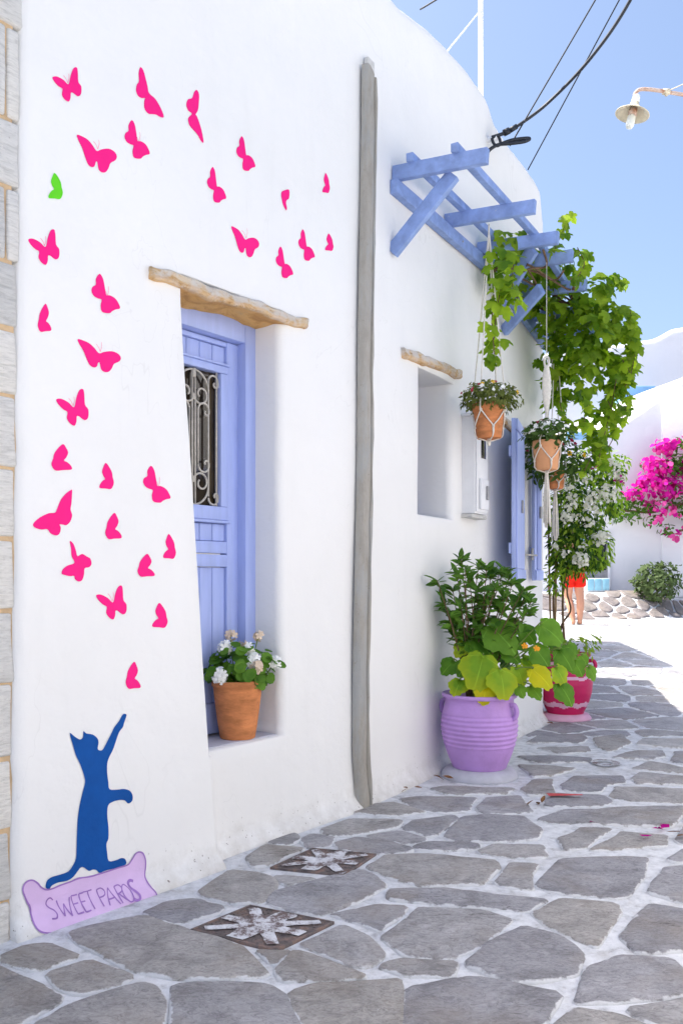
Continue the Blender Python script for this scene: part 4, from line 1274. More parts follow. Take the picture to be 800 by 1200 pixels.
# street lamp on its bent arm
LY = 6.5; lc = at(741, 131, LY)
lamp = thing('street_lamp', (lc.x, lc.y, lc.z), 'old cream enamel street lamp on a thin rusty arm against the sky', 'street lamp')
r = .5 * 39 / F * LY
tl = Matrix.Translation(lc) @ Matrix.Rotation(radians(13), 4, 'Y') @ Matrix.Rotation(radians(1), 4, 'X')
def tf(vf): return [tl @ V(v) for v in vf[0]], vf[1]
pro = [(.020, .075), (.030, .070), (.036, .045), (.045, .035), (r * .62, .012), (r, -.018), (r * 1.01, -.022), (r * .98, -.024), (r * .6, .004), (.04, .026), (.02, .03)]
g = Geo(); g.add(tf(lathe(pro, (0, 0, 0), 40))); o = g.build('lamp_shade', M['lampshade'], lamp)
g = Geo(); g.add(tf(lathe([(.012, .13), (.026, .12), (.030, .07), (.022, .065)], (0, 0, 0), 20))); g.build('cap', M['mast'], lamp)
g = Geo(); g.add(tf(lathe([(.030, .02), (.032, -.02), (.026, -.026)], (0, 0, 0), 20))); g.build('socket', M['lamp_arm'], lamp)
g = Geo(); g.add(tf(lathe([(.020, -.025), (.030, -.04), (.031, -.10), (.022, -.122), (.006, -.128)], (0, 0, 0), 20))); g.build('bulb', M['bulb'], lamp)
ap = [tl @ V((0, 0, .12)), at(743, 111, LY), at(747, 106, LY), at(754, 104.5, LY), at(770, 106, LY + .02), at(800, 111, LY + .12), at(850, 119, LY + .3)]
end = ap[-1] + (ap[-1] - ap[-2]).normalized() * 1.9; ap.append(end)
g = Geo(); g.add(tube([V((end.x, end.y, 3.2)), V((end.x, end.y, end.z + .9))], .035, 12)); g.build('post', M['lamp_arm'], lamp)
g = Geo(); g.add(tube(catmull(ap, 6), .0135, 10)); g.build('arm', M['lamp_arm'], lamp)
kp = at(780, 107.5, LY + .05); g = Geo(); g.add(tube([kp + V((-.025, 0, 0)), kp + V((.025, 0, 0))], .022, 10)); g.add(tube([kp + V((0, 0, -.03)), kp], .012, 8)); g.build('clamp', M['lampshade'], lamp)
g = Geo(); g.add(tube([kp, kp + V((.5, .1, .26)), end + V((0, 0, .75))], .0035, 6)); g.build('stay_wire', M['lampshade'], lamp)

# ------------------------------------------------------------------ leaves
def fan(out, c=(0, .4, .05), bend=-.18, fold=.18):
    pts = [(x, y, 0) for x, y in out] + [(-x, y, 0) for x, y in out[::-1] if abs(x) > 1e-6]
    vs = []
    for x, y, z in pts + [c]:
        rr = x * x + (y - .4) ** 2
        vs.append(V((x, y, z + bend * rr + fold * abs(x) * .5)))
    n = len(pts); return vs, [(i, (i + 1) % n, n) for i in range(n)]
T_OV = ([V((0,0,0)), V((.17,.28,.03)), V((.19,.52,.03)), V((.10,.80,.0)), V((0,1,-.08)), V((-.10,.80,.0)), V((-.19,.52,.03)), V((-.17,.28,.03)), V((0,.5,-.03))],
        [(i, (i+1) % 8, 8) for i in range(8)])
T_RND = ([V((0,0,0)), V((.26,-.02,.02)), V((.44,.24,.06)), V((.40,.58,.05)), V((.16,.84,.03)), V((-.16,.84,.03)), V((-.40,.58,.05)), V((-.44,.24,.06)), V((-.26,-.02,.02)), V((0,.38,-.06))],
         [(i, (i+1) % 9, 9) for i in range(9)])
T_SM = ([V((0,0,0)), V((.26,.4,.03)), V((0,1,-.06)), V((-.26,.4,.03))], [(0,1,2), (0,2,3)])
T_VINE = fan([(0,.06),(.16,-.10),(.34,-.06),(.47,.12),(.40,.24),(.60,.36),(.62,.58),(.44,.60),(.30,.58),(.30,.78),(.16,.92),(0,1.08)], (0,.36,.06), -.22, .22)
T_PET = ([V((0,0,0)), V((.34,.35,.05)), V((.30,.85,.02)), V((0,1,-.04)), V((-.30,.85,.02)), V((-.34,.35,.05))], [(0,1,2,3), (0,3,4,5)])
def flower5(c=5, w_=.42):
    vs = [V((0, 0, .0))]; fs = []
    for k in range(c):
        a = 2 * pi * k / c; b = len(vs)
        for (u, v_, z) in ((w_ * .7, .45, .08), (w_ * .75, .9, .14), (0, 1.05, .10), (-w_ * .75, .9, .14), (-w_ * .7, .45, .08)):
            vs.append(V((u * cos(a) - v_ * sin(a), u * sin(a) + v_ * cos(a), z)))
        fs.append((0, b, b+1, b+2, b+3, b+4))
    return vs, fs
T_FL = flower5()
def rv(): 
    while 1:
        v = V((random.uniform(-1,1), random.uniform(-1,1), random.uniform(-1,1)))
        if .05 < v.length < 1: return v.normalized()
def lmat(p, n, t, s):
    n = n.normalized(); t = (t - n * t.dot(n))
    if t.length < 1e-4: t = n.orthogonal()
    t.normalize(); x = t.cross(n).normalized()
    m = Matrix(((x.x, t.x, n.x, 0), (x.y, t.y, n.y, 0), (x.z, t.z, n.z, 0), (0, 0, 0, 1)))
    return Matrix.Translation(p) @ m @ Matrix.Scale(s, 4)
def inst(name, tm, mats, meshes, parent):
    """individual leaves sharing a few meshes"""
    for m in mats:
        o = bpy.data.objects.new(name, random.choice(meshes)); link(o, parent); o.matrix_basis = m
def joined(name, tm, mats, m, parent, stuff=True):
    vs, fs = [], []
    for T in mats:
        b = len(vs); vs += [T @ v for v in tm[0]]; fs += [tuple(i + b for i in f) for f in tm[1]]
    if not vs: return None
    o = obj(name, vs, fs, m, parent)
    if stuff: o['kind'] = 'stuff'
    return o
def blob(c, rad, n, shell=.45):
    """points through a lumpy ellipsoid"""
    out = []
    R = rad if isinstance(rad, (tuple, list)) else (rad, rad, rad)
    while len(out) < n:
        d = rv(); k = random.random() ** (1 / 3.); k = shell * k + (1 - shell) * (1 - .35 * random.random() ** 2)
        k *= 1 + .28 * noise.noise(d * 1.7 + c)
        out.append((c + V((d.x * R[0] * k, d.y * R[1] * k, d.z * R[2] * k)), d))
    return out
def hang(p, d, s, droop=.5, up=.5, out=.6):
    n = (d * out + V((0, 0, up)) + rv() * .55 + V((.1, -.35, 0))).normalized()
    t = (V((0, 0, -droop)) + d * .5 + rv() * .6)
    return lmat(p, n, t, s)
def split300(mats, lim=300):
    cp = V((0, 0, CAMZ))
    mats = sorted(mats, key=lambda m: -(m.to_scale().x / (m.translation - cp).length))
    return mats[:lim], mats[lim:]
def px2m(px, Y): return px / F * Y

# ------------------------------------------------------------------ vine over the pergola
vc = WP('R', 2.4, .4, 3.5)
vine = thing('grape_vine', (vc.x, vc.y, 3.4), 'sprawling green grape vine over the far half of the blue pergola', 'vine')
VB = [  # photo x, y, distance, radius in px (x, y), depth m, count
 (592,285,5.75,24,18,.18,34),(612,300,5.8,20,20,.15,30),(585,318,5.7,14,22,.10,18),(640,305,6.0,18,18,.2,28),(660,300,6.1,10,16,.15,10),(676,312,6.2,14,20,.2,20),
 (632,340,6.2,26,26,.25,50),(655,360,6.3,30,34,.28,80),(668,400,6.5,30,34,.28,80),(650,420,6.5,22,36,.22,50),(690,385,6.7,26,34,.3,70),(710,380,6.8,24,26,.25,62),
 (735,388,6.9,10,20,.15,20),(700,345,6.7,16,20,.2,28),(722,405,6.8,20,26,.2,40),(720,440,6.8,16,26,.15,30),(668,450,6.6,22,26,.18,36),(652,470,6.6,16,20,.12,18),(690,440,6.7,14,18,.12,12),
 (716,470,6.8,12,20,.1,16),(704,495,6.8,12,22,.1,20),(700,520,6.8,12,18,.1,16),(735,425,6.85,10,14,.1,10),(722,364,6.8,12,12,.12,14),(690,420,6.7,16,18,.15,20),(705,330,6.6,10,10,.12,8)]
vm = []
for (px, py, Y, rx, ry, dy, n) in VB:
    c = at(px, py, Y + (.72 if px < 685 and px > 608 else .60 if px < 685 else .12))
    for p, d in blob(c, (px2m(rx, Y), dy, px2m(ry, Y)), int(n * 1.0)):
        vm.append(hang(p, d, random.uniform(.062, .112), .75, .55))
# trailing shoots: paths with leaves along them
SH = [[(588,330),(582,362),(578,400),(576,425)],[(578,345),(576,380),(579,415)],[(602,300),(600,335),(606,350)],[(735,360),(742,378),(740,395)],[(722,440),(715,480),(705,520),(700,545)],
      [(712,470),(722,500),(712,525)],[(655,470),(662,495),(676,500)],[(648,295),(660,268),(662,252)],[(672,330),(684,310),(676,290)],[(700,520),(690,540),(684,552)],[(728,420),(738,440),(730,455)],[(690,470),(684,490),(690,500)],[(742,385),(744,410),(738,440)],[(730,440),(735,470),(728,490)],[(712,330),(722,322),(730,335)]]
sg = Geo(); vy = []
for sh in SH:
    Y = 5.75 if sh[0][0] < 610 else 6.75 if sh[0][0] > 690 else 6.3
    path = catmull([at(px, py, Y + random.uniform(-.06, .06)) for px, py in sh], 8); sg.add(tube(path, .0035, 5))
    for i, p in enumerate(path):
        if i % 2 == 0 or random.random() < .3:
            d = rv(); d.z *= .4
            vy.append(hang(p + d * .03, d, random.uniform(.055, .095), .9, .35))
for k in range(7):     # old woody stems climbing the wall and running along the timbers
    s0 = random.uniform(1.7, 3.0)
    sg.add(tube(catmull([WP('R', s0 + random.uniform(-.25, .25) * j * .4, .08 + .09 * j + .03 * random.random(), zper(2.4) - .03 + .05 * random.random()) for j in range(6)], 4), .008, 6))
sg.build('stems', M['wood_stem'], vine)['kind'] = 'stuff'
VO = [(0,.06),(.16,-.10),(.34,-.06),(.47,.12),(.40,.24),(.60,.36),(.62,.58),(.44,.60),(.30,.58),(.30,.78),(.16,.92),(0,1.08)]
VV = [T_VINE, fan(VO, (0,.36,.10), -.55, .45), fan([(x * .86, y) for x, y in VO], (0,.36,-.03), -.10, -.30), fan(VO, (.04,.36,.08), -.75, .10)]
ml = [newmesh('leaf', *t, M['vine']) for t in VV]
my = [newmesh('leaf', *t, M['vine_young']) for t in VV]
for me_ in (ml + my):
    pass
for px, py, sz_ in ((582,333,.115),(577,357,.12),(591,366,.115),(576,388,.10),(590,402,.10),(574,406,.07),(579,424,.06),(570,318,.08),(588,312,.11),(597,330,.10),(585,296,.10),(600,300,.11),(575,302,.09),(607,318,.10),(595,345,.09)):
    vm.append(lmat(at(px, py, 5.72) + V((0, 0, .04)), V((random.uniform(-.4, .3), -1, .55)) + rv() * .3, V((random.uniform(-.3, .3), 0, -1)), sz_))
a_, b_ = split300(vm, 232)
inst('leaf', T_VINE, a_, ml, vine); a2, b2 = split300(vy, 66); inst('leaf', T_VINE, a2, my, vine)
vs, fs = [], []
rest = b_ + b2
half = [m for i, m in enumerate(rest) if i % 4]; yg = [m for i, m in enumerate(rest) if i % 4 == 0]
G_ = Geo()
for mi_, LL in ((0, half), (1, yg)):
    for T in LL:
        tv = random.choice(VV); G_.add(([T @ v for v in tv[0]], tv[1]), mi_)
o = G_.build('leaves', [M['vine'], M['vine_young']], vine); o['kind'] = 'stuff'

# ------------------------------------------------------------------ pots
def pot(t, c, prof, m, mi=None, n=48, wob=.01):
    g = Geo(); g.add(lathe(prof, c, n, wob)); return g.build('pot', m, t)
def soil(t, c, r, z):
    vs = [V(c) + V((r * .98 * cos(2*pi*k/24), r * .98 * sin(2*pi*k/24), z + .006 * noise.noise(V((k, 1, 1))))) for k in range(24)] + [V(c) + V((0, 0, z + .015))]
    return obj('soil', vs, [(k, (k+1) % 24, 24) for k in range(24)], M['soil'], t)

# lilac urn with a glossy shrub and a gourd plant
PY = F * CAMZ / (916 - HZ); pc = V(((566 - CX) / F * PY, PY + .16, 0)); PS = 1 / F * pc.y
urn = thing('lilac_urn', (pc.x, pc.y, 0), 'lilac ribbed urn with ear handles on a round white plinth by the wall', 'flower pot')
zp_ = lambda py: CAMZ + pc.y * (HZ - py) / F
g = Geo(); R_ = 45 * PS
g.add(lathe([(R_ * .6, -.02), (R_ * .99, -.005), (R_, .01), (R_ * .97, .030), (R_ * .86, .055), (R_ * .6, .064)], (pc.x, pc.y, 0), 48, .03)); g.build('plinth', M['plinth'], urn)
zb_u, zt_u = .062, zp_(812); Hu = zt_u - zb_u
shape = [(0, 31), (.06, 33), (.15, 36.5), (.25, 39.5), (.35, 42), (.45, 43.8), (.55, 44.6), (.65, 44.2), (.75, 42.6), (.82, 41), (.87, 40), (.91, 39.5), (.945, 40), (.955, 43.2), (.985, 44), (1.0, 43.5)]
def rad_u(t):
    for (a, ra), (b, rb) in zip(shape, shape[1:]):
        if t <= b: return (ra + (rb - ra) * (t - a) / (b - a)) * PS
    return shape[-1][1] * PS
prof = [(rad_u(0) * .5, zb_u)]
NR = 110
for i in range(NR + 1):
    t = i / NR; rr = rad_u(t)
    if .30 < t < .74: rr += .0032 * sin((t - .30) / .44 * 2 * pi * 7)
    prof.append((rr, zb_u + Hu * t))
prof += [(rad_u(1) - .012, zt_u + .003), (rad_u(1) - .03, zt_u - .02), (rad_u(.9) - .03, zt_u - .07), (.02, zt_u - .075)]
pot(urn, (pc.x, pc.y, 0), prof, M['purple'], n=64, wob=.012)
soil(urn, (pc.x, pc.y, 0), rad_u(.9) - .025, zt_u - .05)
for sg_ in (-1, 1):
    ax = V((cos(radians(-38 if sg_ > 0 else 150)), sin(radians(-38 if sg_ > 0 else 150)), 0)); q = V((pc.x, pc.y, 0)) + ax * (rad_u(.8) - .004)
    zc = zb_u + Hu * .775
    g = Geo(); g.add(tube(catmull([q + V((0, 0, zc + .045)), q + ax * .024 + V((0, 0, zc + .048)), q + ax * .040 + V((0, 0, zc + .015)), q + ax * .032 + V((0, 0, zc - .026)), q + ax * .004 + V((0, 0, zc - .044))], 7), [.015] * 29, 10))
    g.build('handle', M['purple'], urn)
# glossy shrub growing in the urn
shb = thing('glossy_shrub', (pc.x, pc.y, zt_u - .05), 'dark glossy pointed-leaf shrub rising at the back of the lilac urn', 'plant')
root = V((pc.x - .04, pc.y + .06, zt_u - .06))
tips = [(545,668),(530,690),(520,706),(560,664),(580,690),(600,684),(612,692),(575,675),(540,712),(530,730),(556,722),(585,712),(605,708),(622,706),(560,690),(590,700),(548,742),(568,704),(617,718),(535,672),(512,680),(585,670)]
g = Geo(); sl_ = []
tips += [(550,680),(570,665),(595,678),(525,715),(615,700),(560,705),(540,655),(590,668)]
for (px, py) in tips:
    Yt = root.y + random.uniform(-.20, .14); tp = at(px, py, Yt)
    md = root.lerp(tp, .5) + V((random.uniform(-.03, .03), random.uniform(-.04, .04), .03))
    path = catmull([root + V((random.uniform(-.03, .03), random.uniform(-.03, .03), 0)), md, tp], 10)
    g.add(tube(path, [.006 * (1 - .8 * i / (len(path) - 1)) + .001 for i in range(len(path))], 5))
    m_ = len(path)
    for i in range(int(m_ * .45), m_):
        for _ in range(1 if i % 2 else 2):
            p = path[i]; t = (path[min(i+1, m_-1)] - path[i-1]).normalized(); d = (rv() + t * .7).normalized()
            n = (V((0, -.35, .8)) + rv() * .6)
            sl_.append(lmat(p, n, d + t * .3, random.uniform(.065, .105)))
    for _ in range(7):
        t = (path[-1] - path[-3]).normalized(); sl_.append(lmat(path[-1] - t * random.uniform(0, .03), V((0, -.4, .7)) + rv() * .6, t + rv() * .9, random.uniform(.06, .10)))
g.build('stems', M['wood_stem'], shb)['kind'] = 'stuff'
a_, b_ = split300(sl_, 299); me_ = newmesh('leaf', *T_OV, M['shrub']); inst('leaf', T_OV, a_, [me_], shb)
if b_: joined('leaves', T_OV, b_, M['shrub'], shb)
# gourd plant: every big leaf on its own stalk
def gourd_leaf(seed):
    n = 40; o_ = []
    lobes = [(-2.35, .70), (-1.25, .86), (0, 1.0), (1.25, .86), (2.35, .70)]
    for i in range(n):
        a = -pi + 2 * pi * (i + .5) / n
        r = .40
        for la, lr in lobes: r = max(r, lr * .60 * (cos((a - la)) ** 2 * .50 + .56) * (1 if abs(a - la) < .9 else .6))
        r *= 1 + .045 * sin(a * 13 + seed) + .06 * noise.noise(V((a * 2, seed, 0)))
        if abs(a) > 2.75: r *= .42 + .5 * (1 - (abs(a) - 2.75) / .4)
        o_.append((r * sin(a), .42 + r * cos(a)))
    vs, fs = [], []
    for k in (1., .72, .40):
        for x, y in o_:
            q = (x * k, .12 + (y - .12) * k); rr = q[0]**2 + (q[1] - .3)**2
            vs.append(V((q[0], q[1], -.42 * rr + .10 * abs(q[0]) + .05 * noise.noise(V((q[0] * 3.2, q[1] * 3.2, seed))))))
    vs.append(V((0, .12, -.02)))
    for r_ in range(2):
        for i in range(n): fs.append((r_*n+i, r_*n+(i+1) % n, (r_+1)*n+(i+1) % n, (r_+1)*n+i))
    for i in range(n): fs.append((2*n+i, 2*n+(i+1) % n, 3*n))
    return vs, fs
GL = {k: [newmesh('leaf', *gourd_leaf(s), M[k]) for s in (1.3, 4.1, 7.7)] for k in ('big_green', 'big_light', 'big_yellow')}
gourd = thing('gourd_plant', (pc.x + .03, pc.y - .02, zt_u - .05), 'broad lobed yellowing gourd leaves spilling over the front of the lilac urn', 'plant')
GP = [(583,741,26,'g',-.05),(560,752,24,'g',0),(563,780,27,'l',-.17),(588,795,22,'l',-.20),(527,779,13,'g',-.02),(545,780,13,'g',-.05),(537,802,13,'l',-.12),(568,810,14,'y',-.20),
 (631,790,19,'y',-.16),(625,808,12,'g',-.12),(606,752,14,'g',.05),(642,738,21,'g',.0),(631,765,17,'g',-.05),(616,740,15,'g',.08),(660,768,17,'g',.02),(655,788,15,'l',-.05),(660,808,18,'g',-.08),
 (675,779,13,'g',.05),(692,786,11,'g',.08),(608,788,15,'l',-.10),(596,765,15,'g',-.02),(541,758,12,'l',.0),(609,808,9,'g',-.15),(648,752,14,'g',.1),(576,765,16,'g',.03),(618,775,14,'l',0),(592,780,13,'g',.05),(668,760,12,'g',.08),(600,730,11,'g',.12),(553,765,13,'g',.08),(683,772,9,'g',.1)]
g = Geo(); gr = V((pc.x + .02, pc.y - .04, zt_u - .05))
for (px, py, r, k, dy) in GP:
    Y = pc.y + dy - .02; c = at(px, py, Y); kk = {'g': 'big_green', 'l': 'big_light', 'y': 'big_yellow'}[k]
    out = (c - gr); out.z *= .3
    s = px2m(r, Y) * 1.75
    n = (V((0, -.95, .55)) + out.normalized() * .35 + rv() * .28).normalized(); t = (V((0, 0, -1.0)) + out.normalized() * .6 + rv() * .25)
    T = lmat(c, n, t, s); off = T.to_3x3() @ V((0, .42, 0)); T = Matrix.Translation(-off) @ T
    o = bpy.data.objects.new('leaf', random.choice(GL[kk])); link(o, gourd); o.matrix_basis = T
    b0 = T @ V((0, .12, -.02)); md = gr.lerp(b0, .55) + V((0, 0, .05 + .03 * random.random()))
    g.add(tube(catmull([gr + V((random.uniform(-.08, .08), random.uniform(-.05, .05), 0)), md, b0 + V((0, 0, .012)), b0], 6), .0045, 6))
fp = at(628, 760, pc.y - .15)
g.build('stalks', M['stem'], gourd)['kind'] = 'stuff'
for (px, py, dy) in ((628, 760, -.16), (614, 757, -.1)):
    c = at(px, py, pc.y + dy)
    joined('flower', T_FL, [lmat(c, V((.1, -1, .3)), V((0, 0, 1)), .020), lmat(c + V((.01, -.01, 0)), V((.3, -1, .1)), V((0, 0, 1)), .013)], paint('orange_petal', (.85, .36, .02), .1, 30, .7, 0) if 'orange_petal' not in bpy.data.materials else bpy.data.materials['orange_petal'], gourd, False)

# geranium in terracotta on the door sill
gs, gz_ = sz(276, 868, 'L', -.10); gc = WP('L', gs, -.085, zs_sill + .006)
GPm = gc.y / F
ger = thing('geranium_pot', gc, 'terracotta pot of white geranium on the blue door sill', 'flower pot')
hgt = 68 * GPm
prof = [(.02, .0), (19.5 * GPm, 0), (20.5 * GPm, .004), (23 * GPm, hgt * .22), (26 * GPm, hgt * .55), (28.3 * GPm, hgt * .86), (29 * GPm, hgt * .89), (30 * GPm, hgt * .90), (30.3 * GPm, hgt * .985), (29.6 * GPm, hgt), (28 * GPm, hgt), (27.5 * GPm, hgt * .93), (.02, hgt * .92)]
pot(ger, gc, prof, M['terracotta'], n=48, wob=.012)
lv = []
c0 = gc + V((0.01, -.01, hgt + .045))
for p, d in blob(c0 + V((.01, 0, .025)), (.155, .12, .105), 150, .5):
    if p.z < gc.z + hgt - .02: p.z = gc.z + hgt + random.uniform(-.02, .04)
    lv.append(lmat(p, d * .8 + V((0, -.4, .6)) + rv() * .45, d + V((0, 0, -.35)) + rv() * .5, random.uniform(.042, .066)))
inst('leaf', T_RND, lv, [newmesh('leaf', *T_RND, M['geranium'])], ger)
g = Geo()
def umbel(name, c, r, n, mt, par, s=.020):
    ms = []
    for p, d in blob(c, r, n, .15): ms.append(lmat(p, d + V((0, -.5, .25)), rv(), s * random.uniform(.8, 1.15)))
    return joined(name, T_FL, ms, M[mt], par, False)
for (px, py, r, mt, n, dy) in ((259,791,.034,'white_petal',20,-.10),(263,758,.028,'white_petal',15,-.02),(297,774,.032,'white_petal',18,-.06),(300,781,.026,'cream_petal',12,-.09),(322,776,.026,'white_petal',13,.0),(270,745,.022,'cream_petal',9,.03),(292,760,.02,'white_petal',9,-.03),(303,745,.018,'cream_petal',8,.03),(284,755,.018,'cream_petal',7,0),(316,775,.018,'white_petal',7,-.02)):
    c = at(px, py, gc.y + dy); umbel('flower', c, r, n, mt, ger)
    g.add(tube(catmull([gc + V((0, 0, hgt)), gc.lerp(c, .6) + V((0, 0, .06)), c], 6), .0028, 5))
g.build('stalks', M['stem'], ger)['kind'] = 'stuff'

# ------------------------------------------------------------------ hanging pots in knotted cotton cradles
def hanging(px, py_top, py_bot, wpx, Y, ztop, label, m, loop_py=None, tassel=None, rim=True, wall=True):
    c = at(px, py_bot, Y); s = Y / F; R = wpx * s / 2; Hh = (py_bot - py_top) * s
    t = thing('hanging_pot', c, label, 'hanging pot', 'pots hanging from the pergola in knotted cotton cradles')
    prof = [(.01, 0), (R * .70, 0), (R * .76, .006), (R * .84, Hh * .4), (R * .93, Hh * .76), (R * .95, Hh * .78), (R, Hh * .79), (R * 1.02, Hh * .97), (R, Hh), (R * .93, Hh), (R * .9, Hh * .9), (.01, Hh * .88)]
    pot(t, c, prof, m, n=40)
    g = Geo(); rr = .0048
    ang0 = radians(-75)
    knot = c + V((0, 0, -.020))
    def rp(a, z, k=1.0):
        f = (R * (.72 + .30 * z / Hh)) * k + .006; return c + V((f * cos(a), f * sin(a), z))
    lz = ztop
    if loop_py: lz = at(px, loop_py, Y).z
    top = V((c.x, c.y, lz))
    L0 = (at(px, loop_py, Y).z - at(px, loop_py + 62, Y).z) if loop_py else 0
    for k in range(4):
        a = ang0 + radians(38) + k * pi / 2; b1, b2 = a - pi / 4, a + pi / 4
        hi = top + V((0, 0, -.04 - (L0 if loop_py else 0)))
        tp = [hi, hi.lerp(rp(a, Hh * 1.02, 1.03), .5), rp(a, Hh * 1.02, 1.03), rp(a, Hh * .78, 1.03)]
        g.add(tube(catmull(tp, 6), rr, 7))
        for b in (b1, b2):
            g.add(tube(catmull([rp(a, Hh * .78, 1.02), rp((a + b) / 2, Hh * .52, 1.01), rp(b, Hh * .30, 1.02), rp(b, Hh * .05, 1.02), knot], 6), rr * .9, 7))
        for zz in (.30,):
            q = rp(b1, Hh * zz, 1.03); g.add(lathe([(.002, -.010), (.009, -.004), (.009, .004), (.002, .010)], q, 8))
        q = rp(a, Hh * .78, 1.03); g.add(lathe([(.002, -.012), (.009, -.004), (.009, .006), (.002, .012)], q, 8))
    g.add(lathe([(.003, -.03), (.013, -.02), (.013, .015), (.004, .025)], knot, 10))
    if loop_py:
        # braided eye at the top
        L = (at(px, loop_py, Y).z - at(px, loop_py + 62, Y).z)
        g.add(tube(catmull([top + V((-.012, 0, -.07)), top + V((-.016, 0, -.02)), top + V((0, 0, .0)), top + V((.016, 0, -.02)), top + V((.012, 0, -.07))], 6), .008, 8))
        bv, bf = [], []; nb = 24
        for k in range(nb + 1):
            u = k / nb; z = -.06 - L * u; w2 = .010 + .024 * sin(pi * min(1, u * 1.15)) ** .7 * (1 - .25 * u) + .0012 * sin(k * pi)
            for q_ in range(12):
                th = 2 * pi * q_ / 12; bump_ = 1 + .10 * (k % 2)
                bv.append(top + V((w2 * cos(th) * bump_, .012 * sin(th) * bump_, z)))
        for k in range(nb):
            for q_ in range(12): bf.append((k*12+q_, k*12+(q_+1) % 12, k*12+12+(q_+1) % 12, k*12+12+q_))
        g.add((bv, bf))
        g.add(tube([top, V((top.x, top.y, ztop))], .003, 5))
    else:
        g.add(tube([top + V((0, 0, -.05)), top], .006, 7))
    g.build('cradle', M['rope'], t)
    if tassel:
        g = Geo(); L = tassel * s
        for k in range(26):
            a = random.random() * 2 * pi; f = random.uniform(0, .030) 
            b = knot + V((.009 * cos(a), .009 * sin(a), -.015)); e = knot + V((f * cos(a), f * sin(a), -L * random.uniform(.9, 1.04)))
            g.add(tube(catmull([b, b.lerp(e, .5) + V((.004 * cos(a), .004 * sin(a), 0)), e], 3), .0042, 5))
        g.build('tassel', M['rope'], t)
    return t, c, R, Hh
def posy(t, c, R, Hh, rx, rz, leafn, lmat_, tmpl, ls, flowers, dz=.0):
    ms = []; g = Geo()
    for p, d in blob(c + V((0, 0, Hh + rz * .55 + dz)), (rx, rx, rz), leafn, .6):
        if p.z < c.z + Hh * .8 and (p - c).xy.length < R * 1.1: p.z = c.z + Hh
        ms.append(lmat(p, d + V((0, -.3, .5)) + rv() * .6, d + rv() * .8, ls * random.uniform(.7, 1.3)))
    for k in range(26):
        d = rv(); d.z = abs(d.z) * .7
        e = c + V((d.x * rx * .9, d.y * rx * .9, Hh + rz * .5 + d.z * rz)); g.add(tube([c + V((0, 0, Hh * .9)), c.lerp(e, .5) + V((0, 0, Hh * .5)), e], .0018, 4))
    g.build('stems', M['stem'], t)['kind'] = 'stuff'
    joined('foliage', tmpl, ms, M[lmat_], t)
    for mt, n, s, tp in flowers:
        for _ in range(n):
            d = rv(); d.z = abs(d.z); d.y = -abs(d.y)
            p = c + V((d.x * rx * .95, d.y * rx * .95, Hh + rz * .5 + d.z * rz * .95))
            joined('flower', tp, [lmat(p + rv() * s * .3, d + V((0, -.6, .2)) + rv() * .3, rv(), s * random.uniform(.8, 1.1)) for _ in range(2)], M[mt], t, False)
t1, c1, R1, H1 = hanging(572.5, 474, 514, 38, 5.75, 3.60, 'orange terracotta hanging pot with airy daisies, the nearest of the three', M['terracotta'])
posy(t1, c1, R1, H1, .20, .10, 1250, 'hang_leaf', T_SM, .034, [('white_petal', 5, .014, T_FL), ('yellow_petal', 4, .014, T_FL), ('red_petal', 7, .010, T_FL)], -.01)
t2, c2, R2, H2 = hanging(640, 517, 551, 33, 6.2, 3.55, 'pale terracotta hanging pot with a long cream macrame tassel and braided eye', M['terracotta_pale'], 418, 62)
posy(t2, c2, R2, H2, .165, .10, 420, 'hang_dark', T_OV, .055, [('white_petal', 16, .018, T_FL), ('red_petal', 2, .014, T_FL)], .0)
t3, c3, R3, H3 = hanging(650, 552, 573, 24, 7.2, 3.45, 'small orange hanging pot half hidden behind the pale one', M['terracotta'], None, 56)
posy(t3, c3, R3, H3, .27, .20, 420, 'hang_dark', T_OV, .07, [('yellow_petal', 5, .022, T_FL), ('red_petal', 4, .016, T_FL)], -.02)

# ------------------------------------------------------------------ crimson urn with canes and a flowering climber
RY = 8.0; rc = V(((662 - CX) / F * RY, RY, gz(0, RY))); rs = RY / F
ru = thing('crimson_urn', (rc.x, rc.y, rc.z), 'crimson and pale pink urn on a pink plinth beyond the wall corner', 'flower pot')
g = Geo(); g.add(lathe([(.1, -.02), (30 * rs, 0), (30 * rs, .015), (26 * rs, .05), (.1, .06)], rc, 40, .03)); g.build('plinth', M['pink_pale'], ru)
H_r = 70 * rs; zb_ = .055
shp = [(.02, 21), (.06, 22.5), (.10, 24), (.2, 27), (.35, 30), (.5, 31), (.6, 30), (.68, 27), (.74, 25), (.80, 24.5), (.88, 25), (.93, 26), (.945, 28.5), (.985, 29), (1., 28)]
bands = [(.0, .12, 0), (.12, .20, 1), (.20, .58, 0), (.58, .63, 1), (.63, .80, 0), (.80, .87, 1), (.87, 1.01, 0)]
g = Geo(); pr = [(.02, zb_)]
for i in range(61):
    t = i / 60
    rr = shp[0][1]
    for (a, ra), (b, rb) in zip(shp, shp[1:]):
        if a <= t <= b: rr = ra + (rb - ra) * (t - a) / (b - a)
    if t > shp[-1][0]: rr = 28
    pr.append((rr * rs, zb_ + H_r * t))
pr += [(25 * rs, zb_ + H_r), (23 * rs, zb_ + H_r - .05), (.02, zb_ + H_r - .05)]
g.add(lathe(pr, rc, 48, .006))
o = g.build('pot', [M['red_pot'], M['pink_pale']], ru)
for p in o.data.polygons:
    t = (p.center.z - rc.z - zb_) / H_r + .012 * sin(atan2(p.center.y - rc.y, p.center.x - rc.x) * 9)
    p.material_index = next((k for a, b, k in bands if a <= t < b), 0)
